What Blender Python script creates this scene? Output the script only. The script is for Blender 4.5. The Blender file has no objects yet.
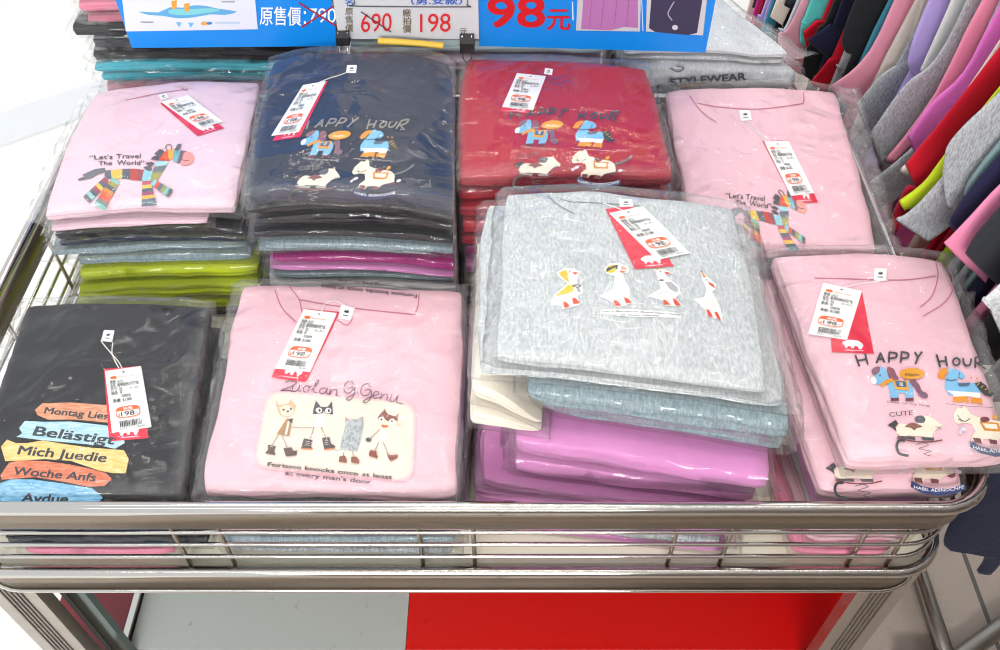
import bpy, bmesh, math, random
from mathutils import Vector, noise
from mathutils.geometry import tessellate_polygon

random.seed(7)
scn = bpy.context.scene
COL = scn.collection

# ------------------------------------------------------------------ camera
PITCH = math.radians(48.7); F = 900.0; CH = 1.605
cam_d = bpy.data.cameras.new('camera'); cam = bpy.data.objects.new('camera', cam_d); COL.objects.link(cam)
cam.location = (0, 0, CH); cam.rotation_euler = (math.pi / 2 - PITCH, 0, 0)
cam_d.lens = F / 1000 * 36; cam_d.sensor_width = 36; cam_d.clip_start = 0.02
scn.camera = cam

# ------------------------------------------------------------------ view, world, lamps
scn.view_settings.view_transform = 'Standard'; scn.view_settings.look = 'None'
scn.view_settings.gamma = 1; scn.view_settings.use_curve_mapping = False
scn.view_settings.exposure = -0.12
scn.cycles.filter_width = 1.1; scn.cycles.transparent_max_bounces = 40; scn.cycles.max_bounces = 10
scn.cycles.caustics_reflective = False; scn.cycles.caustics_refractive = False
scn.cycles.sample_clamp_indirect = 3

W = bpy.data.worlds.new('world'); scn.world = W; W.use_nodes = True
wn, wl = W.node_tree.nodes, W.node_tree.links
bg = wn['Background']; bg.inputs[0].default_value = (0.93, 0.97, 1.0, 1); bg.inputs[1].default_value = 1.15

def area(name, loc, rot, sx, sy, power, col=(1, 1, 1)):
    l = bpy.data.lights.new(name, 'AREA'); l.shape = 'RECTANGLE'; l.size = sx; l.size_y = sy; l.energy = power; l.color = col
    o = bpy.data.objects.new(name, l); COL.objects.link(o); o.location = loc; o.rotation_euler = rot
    return o
for x, y in ((-0.5, -0.6), (0.6, 0.3), (-0.4, 1.15), (0.2, 1.6), (-0.3, 2.0), (0.4, 2.4)):
    area('added_strip_light', (x, y, 2.66), (0, 0, math.pi / 2 + .06 * x), 0.04, 1.8, 5.6, (1.0, 0.985, 0.96))  # unseen strips added overhead for fill and for glints on the film
area('front_fill_light', (-0.2, -1.9, 2.05), (math.radians(64), 0, 0), 1.4, .5, 66, (1.0, 0.98, 0.95))  # fill lamp added behind the camera to brighten the front faces
sl = bpy.data.lights.new('sun', 'SUN'); sl.energy = 6.0; sl.angle = 0.02; sl.color = (1, .97, .92)
so = bpy.data.objects.new('sun', sl); COL.objects.link(so); so.rotation_euler = (math.radians(12), math.radians(20), 0)

# ------------------------------------------------------------------ projection of photo points onto the planes things stand in
SP, CP = math.sin(PITCH), math.cos(PITCH)
def ray(px, py):
    a = (px - 500) / F; b = (325 - py) / F
    return a, b * SP + CP, b * CP - SP
def PZ(px, py, z):
    d = ray(px, py); t = (z - CH) / d[2]; return Vector((d[0] * t, d[1] * t, z))
def PY(px, py, y):
    d = ray(px, py); t = y / d[1]; return Vector((d[0] * t, y, CH + d[2] * t))

# ------------------------------------------------------------------ materials
def lin(h):
    h = h.lstrip('#'); v = [int(h[i:i + 2], 16) / 255 for i in (0, 2, 4)]
    return tuple(c / 12.92 if c <= .04045 else ((c + .055) / 1.055) ** 2.4 for c in v) + (1,)
MC = {}
def new_mat(key):
    m = bpy.data.materials.new(key); m.use_nodes = True
    return m, m.node_tree.nodes, m.node_tree.links, m.node_tree.nodes['Principled BSDF']
def flat(h, rough=.6, metal=0, spec=.4):
    k = ('flat', h, rough, metal)
    if k in MC: return MC[k]
    m, n, l, b = new_mat('paint_' + h.strip('#'))
    b.inputs['Base Color'].default_value = lin(h); b.inputs['Roughness'].default_value = rough; b.inputs['Metallic'].default_value = metal
    b.inputs['Specular IOR Level'].default_value = spec
    MC[k] = m; return m
def coords(n, l, sc):
    t = n.new('ShaderNodeTexCoord'); mp = n.new('ShaderNodeMapping'); mp.inputs['Scale'].default_value = sc
    l.new(t.outputs['Object'], mp.inputs['Vector']); return mp.outputs['Vector']
def fabric(h, bump=.25):
    k = ('fab', h)
    if k in MC: return MC[k]
    m, n, l, b = new_mat('jersey_' + h.strip('#'))
    b.inputs['Roughness'].default_value = .9; b.inputs['Specular IOR Level'].default_value = .15
    b.inputs['Sheen Weight'].default_value = .08
    v = coords(n, l, (1, 1, 1))
    nz = n.new('ShaderNodeTexNoise'); nz.inputs['Scale'].default_value = 900; nz.inputs['Detail'].default_value = 1
    l.new(v, nz.inputs['Vector'])
    n2 = n.new('ShaderNodeTexNoise'); n2.inputs['Scale'].default_value = 38; n2.inputs['Detail'].default_value = 3; n2.inputs['Distortion'].default_value = .8
    l.new(v, n2.inputs['Vector'])
    mx = n.new('ShaderNodeMixRGB'); mx.blend_type = 'MULTIPLY'; mx.inputs[0].default_value = .1
    c = lin(h); mx.inputs[1].default_value = c; l.new(nz.outputs['Fac'], mx.inputs[2]); l.new(mx.outputs[0], b.inputs['Base Color'])
    bp = n.new('ShaderNodeBump'); bp.inputs['Strength'].default_value = bump; bp.inputs['Distance'].default_value = .006
    l.new(n2.outputs['Fac'], bp.inputs['Height']); l.new(bp.outputs['Normal'], b.inputs['Normal'])
    MC[k] = m; return m
def heather(h1, h2, sc=(500, 70, 200)):
    k = ('hea', h1, h2, sc)
    if k in MC: return MC[k]
    m, n, l, b = new_mat('heather_' + h1.strip('#'))
    b.inputs['Roughness'].default_value = .95; b.inputs['Specular IOR Level'].default_value = .1
    v = coords(n, l, sc)
    nz = n.new('ShaderNodeTexNoise'); nz.inputs['Scale'].default_value = 1; nz.inputs['Detail'].default_value = 3; nz.inputs['Distortion'].default_value = .6
    l.new(v, nz.inputs['Vector'])
    r = n.new('ShaderNodeValToRGB'); r.color_ramp.elements[0].position = .36; r.color_ramp.elements[1].position = .64
    r.color_ramp.elements[0].color = lin(h1); r.color_ramp.elements[1].color = lin(h2)
    l.new(nz.outputs['Fac'], r.inputs[0]); l.new(r.outputs[0], b.inputs['Base Color'])
    v2 = coords(n, l, (30, 30, 30)); n2 = n.new('ShaderNodeTexNoise'); n2.inputs['Scale'].default_value = 1; n2.inputs['Detail'].default_value = 3
    l.new(v2, n2.inputs['Vector'])
    bp = n.new('ShaderNodeBump'); bp.inputs['Strength'].default_value = .25; bp.inputs['Distance'].default_value = .006
    l.new(n2.outputs['Fac'], bp.inputs['Height']); l.new(bp.outputs['Normal'], b.inputs['Normal'])
    MC[k] = m; return m
def film():
    if 'film' in MC: return MC['film']
    m = bpy.data.materials.new('clear_film'); m.use_nodes = True
    n, l = m.node_tree.nodes, m.node_tree.links
    n.remove(n['Principled BSDF']); out = n['Material Output']
    tr = n.new('ShaderNodeBsdfTransparent'); tr.inputs[0].default_value = (.995, .995, .995, 1)
    gl = n.new('ShaderNodeBsdfGlossy'); gl.inputs['Roughness'].default_value = .15
    df = n.new('ShaderNodeBsdfDiffuse'); df.inputs[0].default_value = (.9, .9, .9, 1)
    v = coords(n, l, (1, 1, 1))
    a = n.new('ShaderNodeTexNoise'); a.inputs['Scale'].default_value = 15; a.inputs['Detail'].default_value = 1.2; a.inputs['Distortion'].default_value = 1.2
    l.new(v, a.inputs['Vector'])
    b = n.new('ShaderNodeTexVoronoi'); b.feature = 'DISTANCE_TO_EDGE'; b.inputs['Scale'].default_value = 24; b.feature = 'F1'
    wv = n.new('ShaderNodeMixRGB'); wv.blend_type = 'ADD'; wv.inputs[0].default_value = .05
    l.new(v, wv.inputs[1]); l.new(a.outputs['Color'], wv.inputs[2]); l.new(wv.outputs[0], b.inputs['Vector'])
    mm = n.new('ShaderNodeMath'); mm.operation = 'MULTIPLY_ADD'; mm.inputs[1].default_value = .45
    l.new(b.outputs['Distance'], mm.inputs[0]); l.new(a.outputs['Fac'], mm.inputs[2])
    bp = n.new('ShaderNodeBump'); bp.inputs['Distance'].default_value = .016
    at = n.new('ShaderNodeAttribute'); at.attribute_name = 'crumple'; ma = n.new('ShaderNodeMath'); ma.operation = 'MULTIPLY_ADD'; ma.inputs[1].default_value = .55; ma.inputs[2].default_value = .5
    l.new(at.outputs['Fac'], ma.inputs[0]); l.new(ma.outputs[0], bp.inputs['Strength'])
    l.new(mm.outputs[0], bp.inputs['Height']); l.new(bp.outputs['Normal'], gl.inputs['Normal'])
    fr = n.new('ShaderNodeFresnel'); l.new(bp.outputs['Normal'], fr.inputs['Normal'])
    ge = n.new('ShaderNodeNewGeometry'); io = n.new('ShaderNodeMapRange'); io.inputs[3].default_value = 1.45; io.inputs[4].default_value = 1 / 1.45
    l.new(ge.outputs['Backfacing'], io.inputs[0]); l.new(io.outputs[0], fr.inputs['IOR'])
    k = n.new('ShaderNodeMath'); k.operation = 'MULTIPLY_ADD'; k.inputs[1].default_value = 1.1; k.inputs[2].default_value = .0; k.use_clamp = True
    l.new(fr.outputs[0], k.inputs[0])
    m1 = n.new('ShaderNodeMixShader'); hz = n.new('ShaderNodeMath'); hz.operation = 'MULTIPLY_ADD'; hz.inputs[1].default_value = .075; hz.inputs[2].default_value = .012; l.new(at.outputs['Fac'], hz.inputs[0]); l.new(hz.outputs[0], m1.inputs[0]); l.new(tr.outputs[0], m1.inputs[1]); l.new(df.outputs[0], m1.inputs[2])
    kk = n.new('ShaderNodeMath'); kk.operation = 'MINIMUM'; kk.inputs[1].default_value = .26; l.new(k.outputs[0], kk.inputs[0])
    m2 = n.new('ShaderNodeMixShader'); l.new(kk.outputs[0], m2.inputs[0]); l.new(m1.outputs[0], m2.inputs[1]); l.new(gl.outputs[0], m2.inputs[2])
    l.new(m2.outputs[0], out.inputs['Surface'])
    MC['film'] = m; return m
def chrome(h='#d8d4cf', rough=.14):
    k = ('chr', h, rough)
    if k in MC: return MC[k]
    m, n, l, b = new_mat('chromed_steel'); b.inputs['Base Color'].default_value = lin(h); b.inputs['Metallic'].default_value = 1
    v = coords(n, l, (3, 60, 60)); nz = n.new('ShaderNodeTexNoise'); nz.inputs['Scale'].default_value = 1; nz.inputs['Detail'].default_value = 4
    l.new(v, nz.inputs['Vector']); mr = n.new('ShaderNodeMapRange'); mr.inputs[3].default_value = rough * .6; mr.inputs[4].default_value = rough * 1.6
    l.new(nz.outputs['Fac'], mr.inputs[0]); l.new(mr.outputs[0], b.inputs['Roughness'])
    MC[k] = m; return m
def board(h, rough=.25, stain='#3a3030', amt=.35):
    k = ('board', h)
    if k in MC: return MC[k]
    m, n, l, b = new_mat('painted_board_' + h.strip('#')); b.inputs['Roughness'].default_value = rough
    v = coords(n, l, (1, 1, 1)); nz = n.new('ShaderNodeTexNoise'); nz.inputs['Scale'].default_value = 45; nz.inputs['Detail'].default_value = 5
    l.new(v, nz.inputs['Vector']); r = n.new('ShaderNodeValToRGB'); r.color_ramp.elements[0].position = .66; r.color_ramp.elements[1].position = .74
    r.color_ramp.elements[0].color = (0, 0, 0, 1); r.color_ramp.elements[1].color = (amt, amt, amt, 1)
    l.new(nz.outputs['Fac'], r.inputs[0]); mx = n.new('ShaderNodeMixRGB'); l.new(r.outputs[0], mx.inputs[0])
    mx.inputs[1].default_value = lin(h); mx.inputs[2].default_value = lin(stain); l.new(mx.outputs[0], b.inputs['Base Color'])
    MC[k] = m; return m

# ------------------------------------------------------------------ object helpers
def obj(name, verts, faces, mats, parent=None, smooth=True, midx=None):
    me = bpy.data.meshes.new(name); me.from_pydata([tuple(v) for v in verts], [], faces)
    if not isinstance(mats, (list, tuple)): mats = [mats]
    for m in mats: me.materials.append(m)
    if midx: me.polygons.foreach_set('material_index', midx)
    if smooth: me.polygons.foreach_set('use_smooth', [True] * len(me.polygons))
    me.update()
    o = bpy.data.objects.new(name, me); COL.objects.link(o)
    if parent:
        o.parent = parent
        o.matrix_parent_inverse = WI(parent)
    return o
LOC = {}
def WI(p):
    from mathutils import Matrix
    return Matrix.Translation(-LOC.get(p.name, Vector((0, 0, 0))))
def thing(name, label, cat, loc, group=None):
    o = bpy.data.objects.new(name, None); COL.objects.link(o); o.empty_display_size = .05
    o.location = loc; LOC[o.name] = Vector(loc); o['label'] = label; o['category'] = cat
    if group: o['group'] = group
    return o
def structure(o): o['kind'] = 'structure'; return o

class MB:
    """gathers shapes into one mesh"""
    def __init__(s): s.v = []; s.f = []; s.mi = []; s.m = []
    def mid(s, m):
        if m not in s.m: s.m.append(m)
        return s.m.index(m)
    def add(s, v, f, m):
        b = len(s.v); i = s.mid(m); s.v += [Vector(x) for x in v]; s.f += [tuple(b + k for k in q) for q in f]; s.mi += [i] * len(f)
    def box(s, lo, hi, m):
        x0, y0, z0 = lo; x1, y1, z1 = hi
        s.add([(x0, y0, z0), (x1, y0, z0), (x1, y1, z0), (x0, y1, z0), (x0, y0, z1), (x1, y0, z1), (x1, y1, z1), (x0, y1, z1)],
              [(3, 2, 1, 0), (4, 5, 6, 7), (0, 1, 5, 4), (1, 2, 6, 5), (2, 3, 7, 6), (3, 0, 4, 7)], m)
    def tube(s, pts, r, m, closed=False, n=12, rz=None):
        pts = [Vector(p) for p in pts]; N = len(pts); vs = []
        for i, p in enumerate(pts):
            a = pts[(i - 1) % N] if (closed or i > 0) else p; c = pts[(i + 1) % N] if (closed or i < N - 1) else p
            t = (c - a).normalized(); up = Vector((0, 0, 1)) if abs(t.z) < .9 else Vector((0, 1, 0))
            e1 = t.cross(up).normalized(); e2 = e1.cross(t).normalized()
            for k in range(n):
                an = 2 * math.pi * k / n
                vs.append(p + e1 * (r * math.cos(an)) + e2 * ((rz or r) * math.sin(an)))
        fs = []
        for i in range(N if closed else N - 1):
            j = (i + 1) % N
            for k in range(n):
                fs.append((i * n + k, i * n + (k + 1) % n, j * n + (k + 1) % n, j * n + k))
        if not closed: fs += [tuple(range(n))[::-1], tuple((N - 1) * n + k for k in range(n))]
        s.add(vs, fs, m)
    def build(s, name, parent=None, smooth=True):
        return obj(name, s.v, s.f, s.m, parent, smooth, s.mi)

# ------------------------------------------------------------------ flat printed graphics, drawn in photo points laid on a surface
TXT = {}; NG = {}
def glyphs(t, bold=0.0, shear=0.0):
    k = (t, bold, shear)
    if k in TXT: return TXT[k]
    c = bpy.data.curves.new('t', 'FONT'); c.body = t; c.size = 1; c.resolution_u = 5 if bold >= .03 or len(t) < 4 else 2; c.shear = shear; c.fill_mode = 'FRONT'
    o = bpy.data.objects.new('t', c); COL.objects.link(o)
    dg = bpy.context.evaluated_depsgraph_get(); me = o.evaluated_get(dg).to_mesh(); me.calc_loop_triangles()
    vs = [(v.co.x, v.co.y) for v in me.vertices]; fs = [tuple(p.vertices) for p in me.loop_triangles]
    o.evaluated_get(dg).to_mesh_clear(); bpy.data.objects.remove(o); bpy.data.curves.remove(c)
    xs = [v[0] for v in vs] or [0, 1]; x0, x1 = min(xs), max(xs)
    if bold > 0:
        st_ = [(bold * .8 * math.cos(a), bold * .8 * math.sin(a)) for a in (.8, 2.4, 3.9, 5.5)]; n = len(vs)
        fs = [tuple(i + n * q for i in f) for q in range(len(st_)) for f in fs]; NG[t, bold, shear] = n; vs = [(x + dx, y + dy) for dx, dy in st_ for x, y in vs]
    TXT[k] = ([((x - x0) / (x1 - x0 or 1), y / .73) for x, y in vs], fs); return TXT[k]
def smooth_path(pts, n=5, closed=False):
    out = []; N = len(pts)
    for i in range(N if closed else N - 1):
        g = lambda k: Vector(pts[k % N] if closed else pts[max(0, min(N - 1, k))])
        a, b, c, d = g(i - 1), g(i), g(i + 1), g(i + 2)
        for j in range(n):
            t = j / n
            out.append(tuple(.5 * ((2 * b) + (c - a) * t + (2 * a - 5 * b + 4 * c - d) * t * t + (3 * b - a - 3 * c + d) * t ** 3)))
    if not closed: out.append(tuple(pts[-1]))
    return out
def aff(src, dst):
    """affine map that carries three points to three points"""
    (x0, y0), (x1, y1), (x2, y2) = src; D = (x1 - x0) * (y2 - y0) - (x2 - x0) * (y1 - y0)
    def f(p):
        s = ((p[0] - x0) * (y2 - y0) - (x2 - x0) * (p[1] - y0)) / D; t = ((x1 - x0) * (p[1] - y0) - (p[0] - x0) * (y1 - y0)) / D
        return tuple(dst[0][k] + s * (dst[1][k] - dst[0][k]) + t * (dst[2][k] - dst[0][k]) for k in (0, 1))
    return f
def crop(x, y, sc): return lambda p: (x + p[0] / sc, y + p[1] / sc)

class Decal:
    def __init__(s, surf, tr=lambda p: p, maxe=4.0):
        s.surf = surf; s.tr = tr; s.maxe = maxe; s.mb = MB(); s.lift = 0.0011; s.n = 0; s.st = .0001
    def tri(s, a, b, c, out):
        l = [(Vector(a) - Vector(b)).length, (Vector(b) - Vector(c)).length, (Vector(c) - Vector(a)).length]; m = max(l)
        if m <= s.maxe: out.append((a, b, c)); return
        i = l.index(m); p = [a, b, c]; u, v, w = p[i], p[(i + 1) % 3], p[(i + 2) % 3]
        h = ((u[0] + v[0]) / 2, (u[1] + v[1]) / 2)
        s.tri(u, h, w, out); s.tri(h, v, w, out)
    def emit(s, tris, m, dl=0):
        out = []
        for t in tris: s.tri(*t, out)
        vs, fs, ix = [], [], {}
        for t in out:
            q = []
            for p in t:
                k = (round(p[0], 3), round(p[1], 3))
                if k not in ix: ix[k] = len(vs); vs.append(s.surf(p[0], p[1], s.lift + dl))
                q.append(ix[k])
            if len(set(q)) == 3: fs.append(tuple(q))
        if fs: s.mb.add(vs, fs, m)
    def step(s): s.lift += s.st
    def poly(s, pts, m, curve=0, raw=False):
        if isinstance(m, str): m = flat(m)
        p = [tuple(q) if raw else s.tr(q) for q in pts]
        if curve: p = smooth_path(p, curve, True)
        t = tessellate_polygon([[Vector((a, b, 0)) for a, b in p]])
        s.emit([(p[a], p[b], p[c]) for a, b, c in t], m); s.step()
    def ell(s, c, rx, ry, m, n=14):
        s.poly([(c[0] + rx * math.cos(6.2832 * k / n), c[1] + ry * math.sin(6.2832 * k / n)) for k in range(n)], m)
    def stroke(s, pts, w, m, curve=0, raw=False):
        """w in photo points"""
        if isinstance(m, str): m = flat(m)
        p = [tuple(q) if raw else s.tr(q) for q in pts]
        if curve: p = smooth_path(p, curve)
        tr = []; h = w / 2
        for a, b in zip(p, p[1:]):
            d = Vector((b[0] - a[0], b[1] - a[1])); L = d.length
            if L < 1e-6: continue
            d /= L; e = .35 * h; nx, ny = -d.y * h, d.x * h
            a2 = (a[0] - d.x * e, a[1] - d.y * e); b2 = (b[0] + d.x * e, b[1] + d.y * e)
            q = [(a2[0] + nx, a2[1] + ny), (a2[0] - nx, a2[1] - ny), (b2[0] - nx, b2[1] - ny), (b2[0] + nx, b2[1] + ny)]
            tr += [(q[0], q[1], q[2]), (q[0], q[2], q[3])]
        s.emit(tr, m); s.step()
    def text(s, t, p0, p1, h, m, bold=0.0, shear=0.0, up=None, raw=False, arc=0):
        if isinstance(m, str): m = flat(m)
        vs, fs = glyphs(t, bold, shear)
        a = tuple(p0) if raw else s.tr(p0); b = tuple(p1) if raw else s.tr(p1)
        if up is None:
            d = Vector((b[0] - a[0], b[1] - a[1])).normalized(); u = (d.y * h, -d.x * h)
        else: u = up
        P = [(a[0] + (b[0] - a[0]) * x + u[0] * y, a[1] + (b[1] - a[1]) * x + u[1] * y + arc * 4 * x * (1 - x)) for x, y in vs]
        n = NG.get((t, bold, shear), len(P) or 1)
        for q in range(-(-len(P) // n)): s.emit([(P[i], P[j], P[k]) for i, j, k in fs if i // n == q], m, q * .00005)
        s.step()
    def slab(s, quad, m, t=.0005, nu=4, nv=6, raw=True):
        """a thin card: quad TL TR BR BL"""
        q = [tuple(c) if raw else s.tr(c) for c in quad]
        def bi(u, v): return tuple((q[0][k] * (1 - u) + q[1][k] * u) * (1 - v) + (q[3][k] * (1 - u) + q[2][k] * u) * v for k in (0, 1))
        V, Fc = [], []
        for L in (0, t):
            for j in range(nv + 1):
                for i in range(nu + 1): V.append(s.surf(*bi(i / nu, j / nv), s.lift + L))
        N = (nu + 1) * (nv + 1); ix = lambda i, j, l: l * N + j * (nu + 1) + i
        for j in range(nv):
            for i in range(nu):
                Fc.append((ix(i, j, 0), ix(i + 1, j, 0), ix(i + 1, j + 1, 0), ix(i, j + 1, 0)))
                Fc.append((ix(i, j, 1), ix(i, j + 1, 1), ix(i + 1, j + 1, 1), ix(i + 1, j, 1)))
        for i in range(nu):
            for j in (0, nv): Fc.append((ix(i, j, 0), ix(i + 1, j, 0), ix(i + 1, j, 1), ix(i, j, 1)))
        for j in range(nv):
            for i in (0, nu): Fc.append((ix(i, j, 0), ix(i, j + 1, 0), ix(i, j + 1, 1), ix(i, j, 1)))
        s.mb.add(V, Fc, m); s.lift += t; s.step(); return bi
    def build(s, name, parent):
        return s.mb.build(name, parent, smooth=False)

# ------------------------------------------------------------------ the place
FLOORZ = 0.0
def floor_mat():
    m, n, l, b = new_mat('floor_tiles'); b.inputs['Roughness'].default_value = .35
    v = coords(n, l, (1, 1, 1)); br = n.new('ShaderNodeTexBrick'); br.offset = 0; br.inputs['Scale'].default_value = 1
    br.inputs['Brick Width'].default_value = .45; br.inputs['Row Height'].default_value = .45; br.inputs['Mortar Size'].default_value = .0045
    br.inputs['Color1'].default_value = lin('#b3a69c'); br.inputs['Color2'].default_value = lin('#aea096'); br.inputs['Mortar'].default_value = lin('#5b5a57')
    l.new(v, br.inputs['Vector']); nz = n.new('ShaderNodeTexNoise'); nz.inputs['Scale'].default_value = 120; nz.inputs['Detail'].default_value = 4
    l.new(v, nz.inputs['Vector']); mx = n.new('ShaderNodeMixRGB'); mx.blend_type = 'MULTIPLY'; mx.inputs[0].default_value = .12
    l.new(br.outputs['Color'], mx.inputs[1]); l.new(nz.outputs['Fac'], mx.inputs[2]); l.new(mx.outputs[0], b.inputs['Base Color'])
    return m
def pave_mat(h):
    m, n, l, b = new_mat('pale_concrete'); b.inputs['Roughness'].default_value = .8
    v = coords(n, l, (1, 1, 1)); nz = n.new('ShaderNodeTexNoise'); nz.inputs['Scale'].default_value = 8; nz.inputs['Detail'].default_value = 8
    l.new(v, nz.inputs['Vector']); mx = n.new('ShaderNodeMixRGB'); mx.blend_type = 'MULTIPLY'; mx.inputs[0].default_value = .06
    mx.inputs[1].default_value = lin(h); l.new(nz.outputs['Fac'], mx.inputs[2]); l.new(mx.outputs[0], b.inputs['Base Color']); return m
XO = -0.70
g = MB(); g.box((XO, -3, -.1), (4, 2.55, 0), floor_mat()); f = structure(g.build('floor', smooth=False)); f.location = (0.0, 0, 0)
g = MB(); g.box((-14, -3, -.12), (XO, 2.55, -.005), pave_mat('#f6f4f0')); g.box((-14, 2.55, -.12), (14, 16, -.005), pave_mat('#f6f4f0'))
structure(g.build('pavement', smooth=False))
g = MB(); g.box((-9, -.16, -.005), (9, 0, .004), pave_mat('#e3e5e8'))
k = structure(g.build('trim_1', smooth=False)); k.location = (-1.25, 2.42, 0); k.rotation_euler = (0, 0, math.atan2(.154, .22))
g = MB(); g.box((-0.95, -3, 2.75), (4, 2.6, 2.85), flat('#d9dadb', .8)); structure(g.build('sun_block_slab', smooth=False))  # unseen slab added to keep the sun off the cart
g = MB(); g.box((-0.95, -3.1, 0), (4, -3, 2.75), flat('#a09a93', .7)); structure(g.build('added_wall_front', smooth=False))  # unseen wall added behind the camera to darken the chrome's reflections
g = MB(); g.box((3.9, -3, 0), (4, 2.55, 2.75), flat('#9a8f86', .7)); structure(g.build('added_wall_right', smooth=False))  # unseen wall added so daylight comes mainly from left and back

# ------------------------------------------------------------------ display cart
XL, XR, YF, YB = -0.655, 0.532, 0.487, 1.238
BED = .600
cart = thing('display_cart', 'long chrome wire basket cart on ribbed metal legs carrying the bagged t-shirts', 'cart', ((XL + XR) / 2, (YF + YB) / 2, 0))
def ring(z, inset=0.0, r=.06, n=8):
    x0, x1, y0, y1 = XL + inset, XR - inset, YF + inset, YB - inset; P = []
    for cx, cy, a0 in ((x1 - r, y0 + r, -90), (x1 - r, y1 - r, 0), (x0 + r, y1 - r, 90), (x0 + r, y0 + r, 180)):
        for k in range(n + 1):
            a = math.radians(a0 + 90 * k / n); P.append((cx + r * math.cos(a), cy + r * math.sin(a), z))
    # long sides cut into pieces
    out = []
    for i, p in enumerate(P):
        q = P[(i + 1) % len(P)]; d = (Vector(q) - Vector(p)).length; m = max(1, int(d / .1))
        for j in range(m): out.append(tuple(Vector(p).lerp(Vector(q), j / m)))
    return out
CHR = chrome('#c9c5c0', .09); DULL = chrome('#a3988c', .3); MIRROR_BROWN = chrome('#8f8375', .32)  # brown tint of the last one paints the floor's reflection into the rail band
def zz(py): return PY(500, py, YF).z
m = MB(); m.tube(ring(zz(508.5)), .0078, CHR, True, 16); m.build('top_rail', cart)
m = MB()
def band(P, z0, z1, t, mat):
    N = len(P); V = []
    for (x, y, _) in P:
        d = Vector((x - (XL + XR) / 2, y - (YF + YB) / 2, 0)).normalized() * t
        V += [(x, y, z0), (x, y, z1), (x - d.x, y - d.y, z1), (x - d.x, y - d.y, z0)]
    Fc = []
    for i in range(N):
        j = (i + 1) % N
        for k in range(4): Fc.append((i * 4 + k, j * 4 + k, j * 4 + (k + 1) % 4, i * 4 + (k + 1) % 4))
    m.add(V, Fc, mat)
band(ring(0, .001), zz(530), zz(514), .003, MIRROR_BROWN); m.build('rail_band', cart)
for z in (zz(537), zz(549), zz(561)):
    m = MB(); m.tube(ring(z, .006), .0028, CHR, True, 8); m.build('wire', cart)
m = MB(); m.tube(ring(zz(572)), .0075, CHR, True, 14); m.build('lower_rail', cart)
m = MB(); band(ring(0, .003), zz(591), zz(577), .003, MIRROR_BROWN); m.build('apron', cart)
m = MB(); m.tube(ring(zz(592), .002), .003, CHR, True, 8); m.build('apron_edge', cart)
for x in (-.60, -.37, -.317, -.092, -.03, .20, .262, .415, .462):
    m = MB(); m.tube([(x, YF + .009, .715), (x, YF + .009, .604)], .0027, DULL, n=8); m.build('upright_wire', cart)
for y in (.62, .78, .94, 1.10):
    for x in (XL + .009, XR - .009):
        m = MB(); m.tube([(x, y, .715), (x, y, .604)], .0027, DULL, n=8); m.build('upright_wire', cart)
m = MB(); m.box((XL + .012, YF + .014, BED - .02), (XR - .012, YB - .012, BED), flat('#e9e4d0', .5)); m.build('bed_panel', cart, False)
LEGM = chrome('#b7b0a8', .35)
def leg(x, y):
    m = MB(); w, d = .062, .02; m.box((x - w / 2, y - d / 2, 0), (x + w / 2, y + d / 2, .566), LEGM)
    for k in range(5): m.box((x - .012 + k * .006 - .001, y - d / 2 - .0015, .0), (x - .012 + k * .006 + .001, y - d / 2, .566), flat('#8a847e', .4, 1))
    m.box((x - w / 2 - .006, y - d / 2 + .004, 0), (x + w / 2 + .006, y + d / 2 - .004, .02), flat('#4a4a4a', .5))
    m.build('leg', cart, False)
for x in (XL + .024, XR - .040):
    for y in (YF + .030, YB - .04): leg(x, y)
for x in (XL + .082,):
    m = MB(); m.box((x - .014, YF + .045, .0), (x + .010, YF + .056, .566), flat('#5b6a66', .12, 1)); m.box((x - .024, YF + .045, .0), (x - .016, YF + .056, .566), flat('#3b3e3e', .3)); m.build('leg_channel', cart, False)
SZ = .22
def shelfx(px, py): return PZ(px, py, SZ).x
xa, xb = shelfx(138, 605), shelfx(408, 610)
m = MB(); m.box((XL - .055, YF + .058, SZ - .018), (xa - .008, YB - .05, SZ), board('#7c1d27', .35)); m.build('shaded_maroon_board', cart, False)  # maroon tone carries the shade on the shelf's left end
m = MB(); m.box((xa - .006, YF + .058, SZ - .018), (xa + .003, YB - .05, SZ + .012), CHR); m.build('divider_strip', cart, False)
m = MB(); m.box((xa + .005, YF + .058, SZ - .018), (xb, YB - .05, SZ), board('#a9b0ae', .4)); m.build('grey_board', cart, False)
m = MB(); m.box((xb + .001, YF + .058, SZ - .018), (XR + .03, YB - .05, SZ), board('#cc0d0d', .25, '#7a0c0c')); m.build('red_board', cart, False)
for x in (XL + .05, XR - .055):
    m = MB(); m.box((x - .012, YF + .058, SZ - .025), (x + .012, YB - .05, SZ - .0185), DULL); m.build('shelf_rail', cart, False)

TX0, TX1, TY0, TY1 = -.70, .455, 1.248, 1.60
m = MB(); m.box((TX0, TY0, BED - .025), (TX1, TY1, BED), flat('#e6e4de', .4)); m.build('rear_table_top', cart, False)  # separate unseen table added behind the cart to hold the rear stacks
for x in (TX0 + .03, TX1 - .03):
    for y in (TY0 + .03, TY1 - .03):
        m = MB(); m.tube([(x, y, 0), (x, y, BED - .025)], .014, LEGM); m.build('rear_table_leg', cart)

# ------------------------------------------------------------------ stacks of bagged t-shirts
def nz(x, y, s): return noise.noise(Vector((x, y, s)))
def ridge(x, y, s): return 1 - abs(noise.noise(Vector((x, y, s)))) * 2
ORD = ['topmost', 'second from top', 'third from top', 'fourth from top', 'fifth from top', 'sixth from top', 'seventh from top', 'eighth from top', 'ninth from top',
       'tenth from top', 'eleventh from top', 'twelfth from top', 'thirteenth from top', 'fourteenth from top', 'fifteenth from top']
HANDLES = {}

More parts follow.
